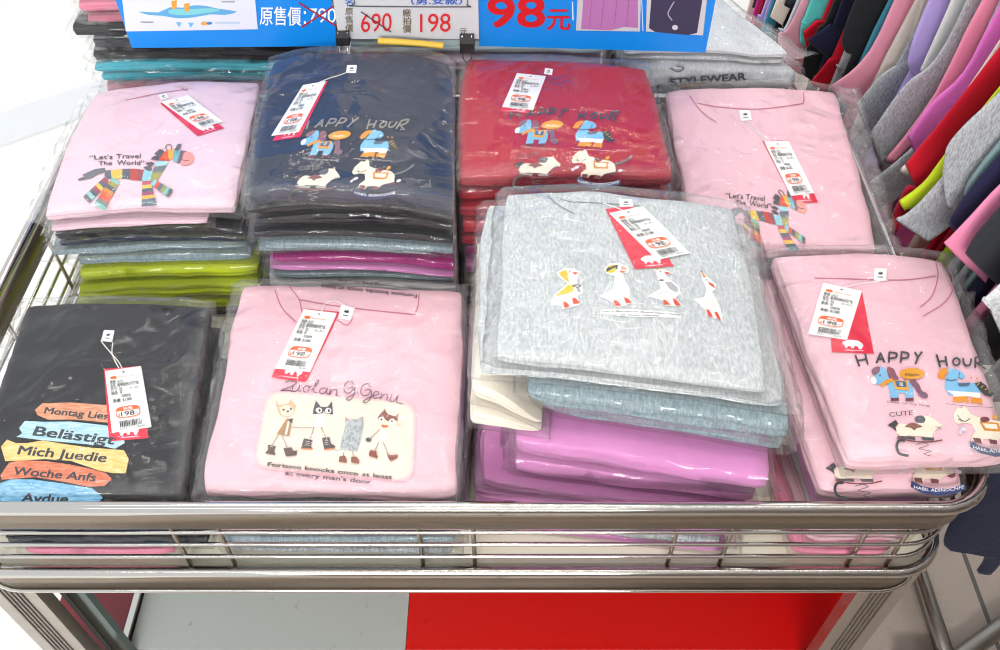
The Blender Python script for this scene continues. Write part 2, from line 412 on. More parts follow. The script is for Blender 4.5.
class Stack:
    def __init__(s, key, quad, ztop, layers, desc, toplabel, zb=BED + .001, dome=(.12, .12), tilt=(0, 0), group=None, seed=0, normt=0):
        s.key = key; s.zt = ztop; s.zb = zb; ztop = ztop + .006 + .05 * (dome[0] + dome[1]); s.zh = ztop; s.seed = seed * 13.7 + 1.3
        s.Q = [PZ(*c, s.zt).to_2d() for c in quad]                       # TL TR BR BL
        s.c = sum(s.Q, Vector((0, 0))) / 4
        s.ux = ((s.Q[1] + s.Q[2]) - (s.Q[0] + s.Q[3])); s.Wd = s.ux.length / 2; s.ux.normalize()
        s.uy = Vector((-s.ux.y, s.ux.x)); s.Dp = abs(((s.Q[0] + s.Q[1]) - (s.Q[2] + s.Q[3])).dot(s.uy)) / 2
        s.dome = dome; s.tilt = tilt
        s.prof = any(len(l) > 2 and 'tx' in l[2] for l in layers); tot = sum(l[1] for l in layers) - normt; sc = (ztop - zb) / tot
        s.L = []; h = ztop - zb
        for l in layers: s.L.append((h, l[1] * sc)); h -= l[1] * sc
        s.layers = layers; s.desc = desc; s.group = group; s.items = []
        s.toplabel = toplabel; s.sep = []
    def build(s):
        for i, l in enumerate(s.layers): s.packet(i, l, s.toplabel)
    def S(s, i, x, y, fine=True):
        """height of the upper surface of layer i (0 the top); len(layers) is the bed"""
        if i >= len(s.L): return s.zb
        h, t = s.L[i]
        p = Vector((x, y)) - s.c; a = max(-1.3, min(1.3, p.dot(s.ux) / (s.Wd / 2))); b = max(-1.3, min(1.3, p.dot(s.uy) / (s.Dp / 2)))
        if s.prof:
            H = 0
            for k in range(i, len(s.L)):
                e = s.layers[k][2].get('tx') if len(s.layers[k]) > 2 else None; q = 1
                if e:
                    q = max(0, min(1, (a - e[0]) / .6 + .5)); q = q * q * (3 - 2 * q); q = 1 - .9 * q if e[1] < 0 else .1 + .9 * q
                H += s.L[k][1] * q
            h = H
        hh = s.zh - s.zb; d = 1 - s.dome[0] * .08 / hh * abs(a) ** 2.5 - s.dome[1] * .08 / hh * abs(b) ** 2.5 + s.tilt[0] * a + s.tilt[1] * b
        w = .18 * min(t, .02) * nz(x * 11, y * 11, s.seed + i * 3.1)
        if i == 0: w += .0011 * max(0, ridge(x * 9 + y * 4, y * 8, s.seed) - .35) + .0006 * nz(x * 40, y * 40, s.seed)
        return s.zb + h * d + w
    def top(s, i=0, off=-.0068):
        def f(px, py, lift):
            z = s.zt
            for _ in range(4):
                p = PZ(px, py, z); z = s.S(i, p.x, p.y) + off + lift
            p = PZ(px, py, z); return p
        return f
    def packet(s, i, lay, toplabel):
        col, t, mods = lay[0], lay[1], lay[2] if len(lay) > 2 else {}
        matl, cname = col
        rnd = random.Random(s.seed * 100 + i)
        j = mods.get('jit', .006 if s.zt > .88 or s.c.y > YB else .009)
        Q = [q.copy() for q in s.Q]
        if i > 0:
            ox, oy, rot = rnd.uniform(-j, j), rnd.uniform(-j, j * .6), rnd.uniform(-.02, .02)
            for k in range(4):
                r = Q[k] - s.c; Q[k] = s.c + Vector((r.x * math.cos(rot) - r.y * math.sin(rot), r.x * math.sin(rot) + r.y * math.cos(rot))) + Vector((ox, oy))
        dl, dr, df, db = mods.get('l', 0), mods.get('r', 0), mods.get('f', 0), mods.get('b', 0)   # outward growth of the sides
        Q[0] += -s.ux * dl + s.uy * db; Q[3] += -s.ux * dl - s.uy * df; Q[1] += s.ux * dr + s.uy * db; Q[2] += s.ux * dr - s.uy * df
        minf = YF + .0195 + mods.get('minf', 0)
        for k in (2, 3): Q[k].y = max(Q[k].y, minf + .004)
        Wd = ((Q[1] - Q[0]).length + (Q[2] - Q[3]).length) / 2; Dp = ((Q[0] - Q[3]).length + (Q[1] - Q[2]).length) / 2
        N = 44 if i == 0 else (30 if mods.get('vis') else 16)
        sd = s.seed + i * 5.3
        def bil(u, v): return (Q[3] * (1 - u) + Q[2] * u) * (1 - v) + (Q[0] * (1 - u) + Q[1] * u) * v
        def inner(u, v):
            a, b = 2 * u - 1, 2 * v - 1; k = 1 - .022 * (abs(a) * abs(b)) ** 7
            p = bil(.5 + a * k / 2, .5 + b * k / 2)
            p += Vector((nz(p.y * 14, sd, 1) * .003, nz(p.x * 14, sd, 2) * .003)) * max(abs(a), abs(b)) ** 4
            return keep(p)
        gap = .0068 if i == 0 else .0022; lo = .0016
        def top(p): a = s.S(i, p.x, p.y); return a - (gap if i == 0 else 1) * 1 if i == 0 else a - min(gap, .24 * (a - s.S(i + 1, p.x, p.y)))
        def bot(p): a = s.S(i + 1, p.x, p.y); return a + min(lo, .2 * (s.S(i, p.x, p.y) - a))
        low = not mods.get('over')
        def keep(p, e=0):
            if s.c.y > YB: p.y = max(p.y, TY0 + .004 - e)
            elif low:
                p.x = min(max(p.x, XL + .019 - e), XR - .019 + e); p.y = min(p.y, YB - .036 + e)
                for cx_, sx_ in ((XR - .06, 1), (XL + .06, -1)):
                    for cy_, sy_ in ((YF + .06, -1), (YB - .06, 1)):
                        v_ = Vector((p.x - cx_, p.y - cy_))
                        if v_.x * sx_ > 0 and v_.y * sy_ > 0 and v_.length > .041 + e:
                            v_ = v_.normalized() * (.041 + e); p.x, p.y = cx_ + v_.x, cy_ + v_.y
            m_ = .0008 if e else .0072
            for pt, nn in s.sep:
                dd = (p - pt).dot(nn)
                if dd < m_: p += nn * (m_ - dd)
            return p
        label = toplabel if i == 0 else f'{cname} bagged t-shirt, {ORD[i]} in the stack {s.desc}'
        c3 = (s.c.x, s.c.y, s.S(i + 1, s.c.x, s.c.y))
        root = thing('packed_tshirt', label, 't-shirt', c3, s.group or 'bagged t-shirts stacked on the cart')
        # cloth
        V, Fc = [], []
        def put(v): V.append(v); return len(V) - 1
        tg = [[None] * (N + 1) for _ in range(N + 1)]; bgd = [[None] * (N + 1) for _ in range(N + 1)]
        for a in range(N + 1):
            for b in range(N + 1):
                p = inner(a / N, b / N); e = min(a, N - a, b, N - b) / N * min(Wd, Dp)
                zt, zb_ = top(p), bot(p); th = zt - zb_
                dr_ = th * .14 * max(0, 1 - e / .008) ** 2
                tg[a][b] = put((p.x, p.y, zt - dr_)); bgd[a][b] = put((p.x, p.y, zb_ + dr_))
        for a in range(N):
            for b in range(N):
                Fc.append((tg[a][b], tg[a + 1][b], tg[a + 1][b + 1], tg[a][b + 1])); Fc.append((bgd[a][b], bgd[a][b + 1], bgd[a + 1][b + 1], bgd[a + 1][b]))
        loop = [(a, 0) for a in range(N)] + [(N, b) for b in range(N)] + [(N - a, N) for a in range(N)] + [(0, N - b) for b in range(N)]
        K = len(loop); rings = [[tg[a][b] for a, b in loop]]
        SS = (.06, .16, .26, .36, .44, .5, .56, .64, .74, .84, .94)
        folds = mods.get('folds', 2)
        for sv in SS:
            rg = []
            for q in range(K):
                a, b = loop[q]; A = V[tg[a][b]]; B = V[bgd[a][b]]; P0 = V[tg[loop[q - 1][0]][loop[q - 1][1]]]; P1 = V[tg[loop[(q + 1) % K][0]][loop[(q + 1) % K][1]]]
                d = Vector((P1[1] - P0[1], -(P1[0] - P0[0]))); d = d.normalized() if d.length > 1e-9 else Vector((0, -1))
                th = A[2] - B[2]; r = min(.006, .42 * th)
                ss = min(1, max(0, sv + .34 * nz(A[0] * 5, A[1] * 5, sd + 3)))
                gr = max([0] + [1 - abs(ss - k / folds) / .11 for k in range(1, folds)])
                bl = r * (.62 * (math.sin(math.pi * sv) ** .5) - .75 * gr + .5 * nz(A[0] * 14, A[1] * 14, sd + sv * 2.5) + .22 * nz(A[0] * 45, A[1] * 45 + sv * 2, sd))
                rg.append(put((A[0] + d.x * bl, A[1] + d.y * bl, A[2] + (B[2] - A[2]) * sv)))
            rings.append(rg)
        rings.append([bgd[a][b] for a, b in loop])
        for r0, r1 in zip(rings, rings[1:]):
            for q in range(K): Fc.append((r0[q], r1[q], r1[(q + 1) % K], r0[(q + 1) % K]))
        oc = obj('folded_tshirt', V, Fc, matl, root)
        bd = set()
        for rg in (rings[0], rings[-1]):
            for q in range(K): bd.add((min(rg[q], rg[(q + 1) % K]), max(rg[q], rg[(q + 1) % K])))
        for e in oc.data.edges:
            if (min(e.vertices), max(e.vertices)) in bd: e.use_edge_sharp = True
        # bag
        ml, mr, mf, mb_ = mods.get('bag', (rnd.uniform(.010, .022), rnd.uniform(.010, .022), .0045, .012))
        NB = 46 if i == 0 else (30 if mods.get('vis') else 20)
        inn = [k / NB for k in range(NB + 1)]
        def params(m0, m1, L): return [(-m0 / L * f_) for f_ in (1, .72, .45, .2)] + inn + [1 + m1 / L * f_ for f_ in (.2, .45, .72, 1)]
        U = params(ml, mr, Wd); Vv = params(mf, mb_, Dp); nu, nv = len(U), len(Vv)
        Tv, Bv, V, Fc, CRU = {}, {}, [], [], []
        amp = .0046 if i == 0 else .0001
        for a, u in enumerate(U):
            for b, v in enumerate(Vv):
                p = bil(u, v); d = max(-u * Wd, (u - 1) * Wd, -v * Dp, (v - 1) * Dp)
                edge = a in (0, nu - 1) or b in (0, nv - 1)
                if edge:
                    p += Vector((nz(p.y * 45, sd, 5), nz(p.x * 45, sd, 6))) * .0035
                keep(p, .004)
                if p.y < YF + .0155: p.y = YF + .0155
                zt = s.S(i, p.x, p.y); zb_ = s.S(i + 1, p.x, p.y) + .0004; th = zt - zb_
                w = max(0, min(1, (d - .004) / .012)); w = w * w * (3 - 2 * w)
                mid = zb_ + th * ((.78 if not low else .42) + (.2 if not low or i else .3) * nz(p.x * 30, p.y * 30, sd + 8))
                cr = amp * max(0, ridge(p.x * 10 + p.y * 5, p.y * 9 - p.x * 4, sd) - .15) * (1 - w) if d < 0.02 else 0
                cr *= .4 + .6 * max(0, min(1, .5 + 1.6 * nz(p.x * 6, p.y * 6, sd + 2)))
                ca = (.45 if i == 0 else .28) * th * nz(p.x * 60, p.y * 60, sd + 9) * w * .7
                Z1 = zt - .0003 + cr; Z1 = max(Z1 * (1 - w) + (mid + ca) * w, zb_ + .0008)
                Tv[a, b] = len(V); V.append((p.x, p.y, Z1)); CRU.append(max(0, min(1, (d + .012) / .018)) * (1 if i == 0 else .3))
                if edge: Bv[a, b] = Tv[a, b]
                else:
                    Bv[a, b] = len(V); CRU.append(CRU[-1]); V.append((p.x, p.y, min(Z1 - .0002, max(zb_ + .0003, (zb_ + .0003) * (1 - w) + (mid + ca - .0012) * w))))
        for a in range(nu - 1):
            for b in range(nv - 1):
                Fc.append((Tv[a, b], Tv[a + 1, b], Tv[a + 1, b + 1], Tv[a, b + 1]))
                ff = (Bv[a, b], Bv[a, b + 1], Bv[a + 1, b + 1], Bv[a + 1, b])
                if len({*ff}) == 4 and ff != (Tv[a, b], Tv[a, b + 1], Tv[a + 1, b + 1], Tv[a + 1, b]): Fc.append(ff)
        ob = obj('plastic_bag', V, Fc, film(), root)
        ob.data.attributes.new('crumple', 'FLOAT', 'POINT').data.foreach_set('value', CRU)
        s.items.append(root)

# cloth colours: (material, name)
PINK = (fabric('#f2c3ce'), 'pink'); PALEPINK = (fabric('#f1d0dd'), 'pale pink'); NAVY = (fabric('#2a3146'), 'navy'); BLACK = (fabric('#26262b'), 'black')
CHAR = (fabric('#3a3c42'), 'charcoal'); GREYB = (heather('#7c8f97', '#9aacb2', (420, 150, 150)), 'blue-grey'); LIME = (fabric('#c6d630'), 'lime green')
DENIM = (fabric('#355a7c'), 'denim blue'); GREY = (heather('#8d9399', '#b9bec2', (320, 70, 100)), 'mid grey'); DGREY = (heather('#4f5358', '#6d7177', (320, 70, 100)), 'dark grey')
MAG = (fabric('#df90cb'), 'magenta pink'); CREAM = (fabric('#efe6d6'), 'cream'); WHITE = (fabric('#eceae8'), 'white'); RED = (fabric('#b32136'), 'red')
PLUM = (fabric('#a12c78'), 'purple'); LGREY = (heather('#adb3b6', '#cdd1d3', (420, 150, 150)), 'light heather grey'); TEAL = (fabric('#4fb6c9'), 'teal'); ROSE = (fabric('#cf7f93'), 'dusty rose')
HOT = (fabric('#eb8fa9'), 'deep pink'); MINT = (fabric('#cfe4e6'), 'pale mint'); BLUE = (fabric('#2f6f9e'), 'blue'); PGREY = (heather('#c0c5c9', '#d3d8db', (420, 150, 150)), 'pale grey')
CORAL = (fabric('#d6404c'), 'coral red')

F1 = Stack('F1', [(25, 301), (207, 304), (172, 512), (-40, 512)], .748,
           [(BLACK, 1.2, {'bag': (.03, .008, .01, .015)}), (CHAR, 1, {'r': .006}), (DENIM, 1, {'l': .01}), (BLACK, 1, {'r': .008}), (HOT, .7, {'r': -.05})],
           'under the black painted-boards shirt', 'black t-shirt with five painted name boards, bagged, at the front left corner', dome=(.06, .05), seed=1)
F2 = Stack('F2', [(243, 282), (462, 290), (453, 503), (203, 488)], .750,
           [(PINK, 1.1, {'bag': (.022, .008, .01, .018)}), (GREY, 1, {'f': .004}), (DGREY, .9, {'r': .004}), (PINK, .9, {'r': .024, 'l': .01, 'bag': (.03, .012, .005, .01), 'vis': 1}), (GREYB, 1), (GREY, 1)],
           'under the pink four-cats shirt', 'pink t-shirt printed with four cats in boots, bagged, front row', dome=(.05, .05), seed=2)
F3 = Stack('F3', [(508, 189), (735, 204), (770, 384), (498, 354)], .895,
           [(LGREY, 1.2, {'bag': (.016, .022, .008, .012)}),
            (LGREY, 1.0, {'l': .018, 'r': .022, 'f': -.004, 'vis': 1, 'bag': (.016, .022, .01, .01)}),
            (GREYB, 1.9, {'l': -.035, 'r': .030, 'f': .008, 'vis': 1, 'tx': (-.70, 1)}),
            (GREYB, 1.5, {'l': -.045, 'r': .034, 'f': .006, 'vis': 1, 'tx': (-.70, 1)}),
            (CREAM, 1.7, {'l': .026, 'r': -.226, 'f': .010, 'vis': 1, 'bag': (.016, .01, .01, .01), 'tx': (-.70, -1)}),
            (CREAM, 1.5, {'l': .034, 'r': -.222, 'f': .012, 'vis': 1, 'bag': (.02, .01, .01, .01), 'tx': (-.70, -1)}),
            (MAG, 2.2, {'l': -.02, 'r': .02, 'f': .025, 'vis': 1, 'folds': 1}),
            (MAG, 2.0, {'l': -.03, 'r': .024, 'f': .028, 'vis': 1, 'folds': 1}),
            (MAG, 1.2, {'l': .02, 'r': .01, 'f': .035, 'vis': 1}),
            (MAG, 1.2, {'l': .022, 'r': .02, 'f': .037, 'vis': 1, 'folds': 3}),
            (MAG, 1.2, {'l': .026, 'r': .0, 'f': .038, 'vis': 1, 'folds': 3}),
            (GREY, 1.2, {'l': .0, 'r': .0, 'f': .035}), (MAG, 1.1, {'l': .01, 'r': .01, 'f': .035})],
           'under the grey four-ducks shirt', 'light grey t-shirt printed with four ducks, bagged, on the tallest front stack', dome=(.05, .04), tilt=(-.02, .0), seed=3, normt=3.0)
F4 = Stack('F4', [(774, 250), (945, 256), (1012, 451), (853, 455)], .803,
           [(PINK, 1.2, {'over': 1, 'bag': (.014, .02, .008, .012)}), (PINK, 1.1, {'l': .015, 'r': -.035, 'f': .028, 'vis': 1, 'bag': (.012, .01, .006, .01)}),
            (MAG, .9, {'l': .01, 'r': -.06, 'f': .028, 'bag': (.012, .006, .006, .01)}), (WHITE, .9, {'l': .01, 'r': -.066, 'f': .03, 'bag': (.012, .006, .006, .01)}),
            (PINK, 1, {'l': .012, 'r': -.07, 'f': .03, 'bag': (.012, .006, .006, .01)}), (HOT, 1, {'l': .01, 'r': -.07, 'f': .03, 'bag': (.012, .006, .006, .01)})],
           'under the pink front-right horses shirt', 'pink t-shirt printed with cartoon horses, bagged, at the front right corner', dome=(.05, .04), seed=4)
M1 = Stack('M1', [(94, 90), (258, 78), (232, 203), (41, 209)], .822,
           [(PALEPINK, 1.2, {'bag': (.03, .012, .008, .012)}), (PALEPINK, .6, {'r': -.03, 'l': -.01}), (BLACK, .9, {'l': .0}), (NAVY, .9, {'l': .004}), (GREYB, .9, {'l': .018, 'bag': (.02, .01, .01, .01)}), (GREYB, 1, {'l': -.01}),
            (LIME, 1.2, {'l': -.002, 'f': .004, 'vis': 1}), (LIME, 1.6, {'l': .005, 'f': .006, 'vis': 1, 'folds': 3}), (LIME, 1.4, {'l': .012, 'vis': 1}), (CHAR, 1)],
           'under the pale pink zebra shirt', 'pale pink t-shirt printed with a striped zebra, bagged, middle row at far left', dome=(.12, .06), seed=5)
M2 = Stack('M2', [(271, 51), (448, 60), (455, 196), (248, 192)], .868,
           [(NAVY, 1.2, {'bag': (.014, .014, .008, .014)}), (BLACK, .8, {'l': .01}), (BLACK, .8), (BLACK, .7, {'r': .006}), (GREYB, .7, {'l': -.006}), (GREYB, .6, {'l': .004, 'r': -.03}), (PLUM, .7, {'r': .01, 'vis': 1}), (MAG, .5, {'l': -.004}),
            (GREYB, .6, {'l': .004, 'f': .003}), (WHITE, .8, {'f': .005}), (BLUE, .5, {'f': .004}), (GREY, 1.6, {'f': .006}), (DGREY, 1.8)],
           'under the navy horses shirt', 'navy t-shirt printed with cartoon horses, bagged, second in the middle row', dome=(.2, .06), seed=6)
M3 = Stack('M3', [(466, 56), (645, 66), (672, 173), (455, 173)], .852,
           [(RED, 1.2, {'bag': (.012, .012, .008, .014)}), (RED, 1), (RED, 1, {'l': .004}), (CORAL, 1.2, {'l': -.004}), (RED, 1), (PLUM, 1), (MAG, 1.2), (CREAM, 1.4), (GREY, 1.4)],
           'under the red horses shirt', 'red t-shirt printed with cartoon horses, bagged, middle row beside the navy one', dome=(.06, .05), seed=7)
M4 = Stack('M4', [(667, 87), (836, 87), (877, 244), (700, 250)], .800,
           [(PINK, 1.2, {'over': 1, 'bag': (.012, .036, .006, .012)}), (GREY, 1, {'r': -.02}), (ROSE, 1, {'r': -.016}), (CHAR, 1, {'r': -.02}), (ROSE, 1.3, {'r': -.014}), (GREYB, 1.3, {'r': -.02})],
           'under the bright pink zebra shirt', 'bright pink t-shirt printed with a striped zebra, bagged, middle row at far right', dome=(.04, .04), seed=8)
def back_quad(px0, px1, y0, y1, z):
    a, b = PY(px0, 60, y0), PY(px1, 60, y0)
    return a.x, b.x, y0, y1
class BackStack(Stack):
    def __init__(s, key, x0, x1, y0, y1, z, *r, x1b=None, **k):
        inv = []
        for (x, y) in ((x0, y1), (x1 if x1b is None else x1b, y1), (x1, y0), (x0, y0)):
            dx, dy, dz = x, y, z - CH; zc = dy * CP - dz * SP; yc = dy * SP + dz * CP
            inv.append((500 + F * dx / zc, 325 - F * yc / zc))
        super().__init__(key, inv, z, *r, **k)
B1 = BackStack('B1', -.632, -.29, 1.245, 1.53, 1.03,
               [(PALEPINK, 1), (HOT, 1), (HOT, .9, {'l': .01}), (PALEPINK, 1, {'l': -.004}), (ROSE, .9, {'l': .006}), (HOT, 1), (ROSE, .8, {'l': -.006}), (BLACK, .9, {'l': .02}), (CHAR, .9), (BLACK, .9, {'l': .006}), (TEAL, .8, {'l': .012, 'vis': 1}), (TEAL, .7, {'vis': 1}), (ROSE, 1.2, {'l': .008}), (ROSE, 3), (CHAR, 3)],
               'behind the blue poster', 'pale pink bagged t-shirt topmost in the stack behind the left blue poster', dome=(.05, .05), seed=9)
B2 = BackStack('B2', -.235, .165, 1.262, 1.54, .90, [(MINT, 1, {'vis': 1}), (WHITE, 1, {'vis': 1}), (MINT, 1, {'vis': 1}), (PALEPINK, 1), (WHITE, 3), (GREY, 3)],
               'behind the red horses shirt', 'pale mint bagged t-shirt topmost in the stack behind the red shirt', dome=(.05, .05), seed=10)
B3 = BackStack('B3', .195, .455, 1.250, 1.55, .836, [(PGREY, 1.5, {'vis': 1, 'bag': (.012, .025, .012, .012)}), (PGREY, 1, {'vis': 1}), (PGREY, 4.2, {'vis': 1, 'folds': 1, 'r': .01}), (CHAR, 4.2), (RED, 4.2), (GREY, 4.2)],
               'behind the bright pink zebra shirt', 'pale grey bagged t-shirt topmost on the stack behind the bright pink shirt', dome=(.06, .06), seed=11, x1b=.285)

def between(A, B, w=.5):    # side by side: A left of B
    p0, p1 = A.Q[1].lerp(B.Q[0], w), A.Q[2].lerp(B.Q[3], w); d = (p0 - p1).normalized(); n_ = Vector((d.y, -d.x))
    A.sep.append((p0, -n_)); B.sep.append((p0, n_))
def behind(A, B):           # A in front of B
    a = max(A.Q[0].y, A.Q[1].y); b = min(B.Q[2].y, B.Q[3].y); y = (a + b) / 2
    A.sep.append((Vector((0, y)), Vector((0, -1)))); B.sep.append((Vector((0, y)), Vector((0, 1))))
for A, B in ((F1, F2), (F3, F4), (M1, M2), (M2, M3), (M3, M4), (B1, B2), (B2, B3)): between(A, B)
between(F2, F3, .3)
for A, B in ((F1, M1), (F2, M2), (F3, M3), (F3, M4), (F4, M4), (F2, M1)): behind(A, B)
for st in (F1, F2, F3, F4, M1, M2, M3, M4, B1, B2, B3): st.build()

# ------------------------------------------------------------------ tags
INK = '#2b2b2b'
def hang_tag(st, white, red, label_px=None, label_sz=7, string=None, flap=None):
    root = st.items[0]
    d = Decal(st.top()); d.lift = .0009; d.slab(red, flat('#e0173c', .35))
    # pale animal badge near the lower edge of the red card
    q = red; bi = lambda u, v: tuple((q[0][k] * (1 - u) + q[1][k] * u) * (1 - v) + (q[3][k] * (1 - u) + q[2][k] * u) * v for k in (0, 1))
    an = [(.28, .84), (.36, .82), (.44, .80), (.56, .80), (.68, .81), (.76, .85), (.78, .89), (.74, .91), (.72, .94), (.66, .94), (.64, .90), (.56, .89), (.54, .93), (.48, .93), (.46, .90), (.40, .90), (.36, .93), (.32, .92), (.32, .88), (.27, .88)]
    d.poly([bi(*p) for p in an], '#fbeef0', raw=True)
    d.poly([bi(.3, .955), bi(.76, .955), bi(.76, .97), bi(.3, .97)], '#f6b9c3', raw=True)
    tag = d.build('hang_tag', root)
    d2 = Decal(st.top()); d2.lift = .0019; W4 = d2.slab(white, flat('#f4f4f2', .5))
    def up(v): a, b = W4(.5, .5 - v / 2), W4(.5, .5 + v / 2); return (a[0] - b[0], a[1] - b[1])
    def tx(t, u0, u1, v, h, m, bold=0.0): d2.text(t, W4(u0, v), W4(u1, v), 1, m, bold, up=up(h), raw=True)
    E8 = lambda u, v, ru, rv, n=18, p=2.0: [W4(u + ru * math.copysign(abs(math.cos(6.2832 * k / n)) ** (2 / p), math.cos(6.2832 * k / n)), v + rv * math.copysign(abs(math.sin(6.2832 * k / n)) ** (2 / p), math.sin(6.2832 * k / n))) for k in range(n)]
    d2.poly(E8(.5, .055, .035, .014, 10), '#55303a', raw=True)
    d2.poly(E8(.21, .125, .09, .024, 12, 3), '#f0641e', raw=True); tx('Outdoor Corners', .34, .78, .14, .03, '#ee8450')
    tx('款號: A221', .1, .45, .215, .047, INK, .006); tx('品名: 圓領短袖印花T恤', .1, .86, .275, .047, INK, .006); tx('尺寸: XL', .1, .42, .335, .047, INK, .006); tx('(L-3L)', .6, .86, .335, .035, INK)
    tx('顏色: 灰', .1, .4, .395, .047, INK, .006); tx('純棉舒適', .36, .6, .45, .035, INK, .01); tx('原價: $1380', .12, .62, .52, .047, INK, .015)
    d2.poly(E8(.47, .695, .32, .092, 24, 3.5), '#f0641e', raw=True); d2.poly(E8(.47, .695, .295, .08, 24, 3.5), '#fdf6f2', raw=True)
    d2.poly([W4(.18, .675), W4(.2, .63), W4(.27, .612), W4(.67, .612), W4(.74, .63), W4(.76, .675)], '#f0641e', raw=True); tx('特價', .36, .6, .662, .036, '#ffffff', .01)
    tx('$', .21, .26, .752, .045, '#f0641e', .02); tx('198', .285, .63, .757, .075, INK, .012); tx('元', .65, .72, .752, .035, INK)
    r = random.Random(5); u = .22
    while u < .78:
        w = r.choice((.012, .02, .03)); d2.poly([W4(u, .83), W4(min(u + w, .8), .83), W4(min(u + w, .8), .925), W4(u, .925)], INK, raw=True); u += w + r.choice((.012, .02))
    tx('A221', .2, .38, .97, .032, INK); tx('$198', .66, .84, .97, .032, INK)
    d2.build('price_card', tag)
    if string:
        mb = MB(); sf = st.top()
        for P in string:
            mb.tube([sf(p[0], p[1], .0020) for p in smooth_path(P, 5)], .0006, flat('#f2f0ee', .6), n=6)
        mb.build('string', tag)
    if label_px:
        d3 = Decal(st.top()); d3.lift = .0010; d3.slab(label_px, flat('#f6f6f4', .7), .0004, 2, 2)
        c = [sum(p[k] for p in label_px) / 4 for k in (0, 1)]
        L = lambda u, v: tuple((label_px[0][k] * (1 - u) + label_px[1][k] * u) * (1 - v) + (label_px[3][k] * (1 - u) + label_px[2][k] * u) * v for k in (0, 1))
        d3.poly([L(.3, .45), L(.42, .28), L(.5, .35), L(.6, .26), L(.72, .42), L(.6, .5), L(.42, .5)], INK, raw=True)
        d3.poly([L(.28, .66), L(.74, .66), L(.74, .74), L(.28, .74)], '#666666', raw=True)
        d3.build('neck_label', root)
def seams(st, lines, col, w=.9):
    d = Decal(st.top()); d.lift = .0008
    for P in lines: d.stroke(P, w, col, 6, raw=True)
    d.build('collar_seam', st.items[0])

hang_tag(F1, [(105, 371), (141, 366), (151.5, 427), (112, 433)], [(104, 369), (139, 366), (148.5, 438), (109, 441.5)],
         [(104, 330), (114.5, 330.5), (112, 342), (101, 341)], string=[[(101, 341), (110, 352), (118, 361), (122, 368)], [(113, 342), (112, 352), (115, 361), (119, 368)]])
hang_tag(F2, [(304, 309), (337, 313), (310, 372), (275, 368.5)], [(305, 308.5), (340, 312), (306, 382), (271, 377.5)],
         [(341, 304.5), (355, 308), (350, 320.5), (338, 318)], string=[[(322, 311), (326, 303), (336, 301), (346, 306)]])
hang_tag(F3, [(609, 213), (643, 206), (690, 253), (657, 260)], [(605.5, 209), (632, 206), (674, 266), (635, 269)],
         [(619, 199), (632, 199), (633, 206.5), (620, 207)], string=[[(622, 210), (612, 206), (603, 203)]])
hang_tag(F4, [(823, 282.5), (862, 291), (847, 340), (808, 334)], [(826, 285), (862, 291), (874, 353.5), (832, 352)],
         [(874.5, 268), (887, 268.5), (886, 281), (874, 280.5)], string=[[(843, 288), (858, 284), (874, 282), (888, 280)]])
hang_tag(M1, [(161, 102), (188, 95), (223, 121.5), (198.5, 129)], [(160, 103), (185, 97), (224, 128), (197.5, 136)], [(158, 95), (166, 93), (169, 98), (161, 100)])
hang_tag(M2, [(303, 85), (326, 81), (299, 132), (271, 136)], [(305, 85), (328, 81), (300, 137), (272.5, 141)],
         [(347, 65), (357, 65), (356, 73), (346, 73)], string=[[(320, 82), (330, 78), (340, 75), (350, 71)]])
hang_tag(M3, [(517, 73), (546, 76), (533, 110), (502, 107)], [(517.5, 73.5), (546.5, 76.5), (532, 113.5), (500.5, 111)],
         [(545, 68), (553, 69), (552, 75), (544, 74)])
hang_tag(M4, [(764, 141.5), (788.5, 140.5), (814.5, 193), (791, 196)], [(762.5, 141), (788, 140), (818, 202), (795, 203.5)],
         [(739, 110), (750, 110), (752, 120), (741, 121)], string=[[(747, 120), (756, 130), (768, 140), (775, 143)], [(745, 121), (757, 133), (765, 140), (772, 144)]])

seams(F2, [[(299, 299.5), (330, 305), (370, 310), (414, 314.5)], [(289, 277 + 8), (292, 290), (299, 299.5), (302, 312)], [(414, 314.5), (418, 306), (419, 294)], [(275, 290), (282, 308), (296, 322)], [(337, 320), (347, 325), (353, 318)]], '#c46a86')
seams(F4, [[(815, 278), (840, 278.5), (900, 280), (936, 276)], [(936, 263), (938, 276), (932, 296), (920, 307)], [(948, 266), (954, 285), (945, 302), (930, 312), (923, 316)]], '#c46a86')
seams(M4, [[(697, 103), (720, 107), (760, 109), (803, 103.5)], [(803, 92), (804, 98), (803, 103.5)], [(690, 96), (702, 112), (716, 122)]], '#c46a86')
seams(M1, [[(126, 100), (160, 93), (188, 89)], [(182, 88), (187, 91)]], '#c47a92', .7)
seams(F3, [[(560, 184 + 14), (567, 201), (600, 203), (640, 206)], [(548, 196), (560, 206), (575, 214)]], '#7f8589', .8)
seams(M3, [[(545, 76), (556, 79), (566, 74), (572, 66)], [(530, 66), (548, 80), (560, 84), (574, 76)]], '#6a2a6a', .9)

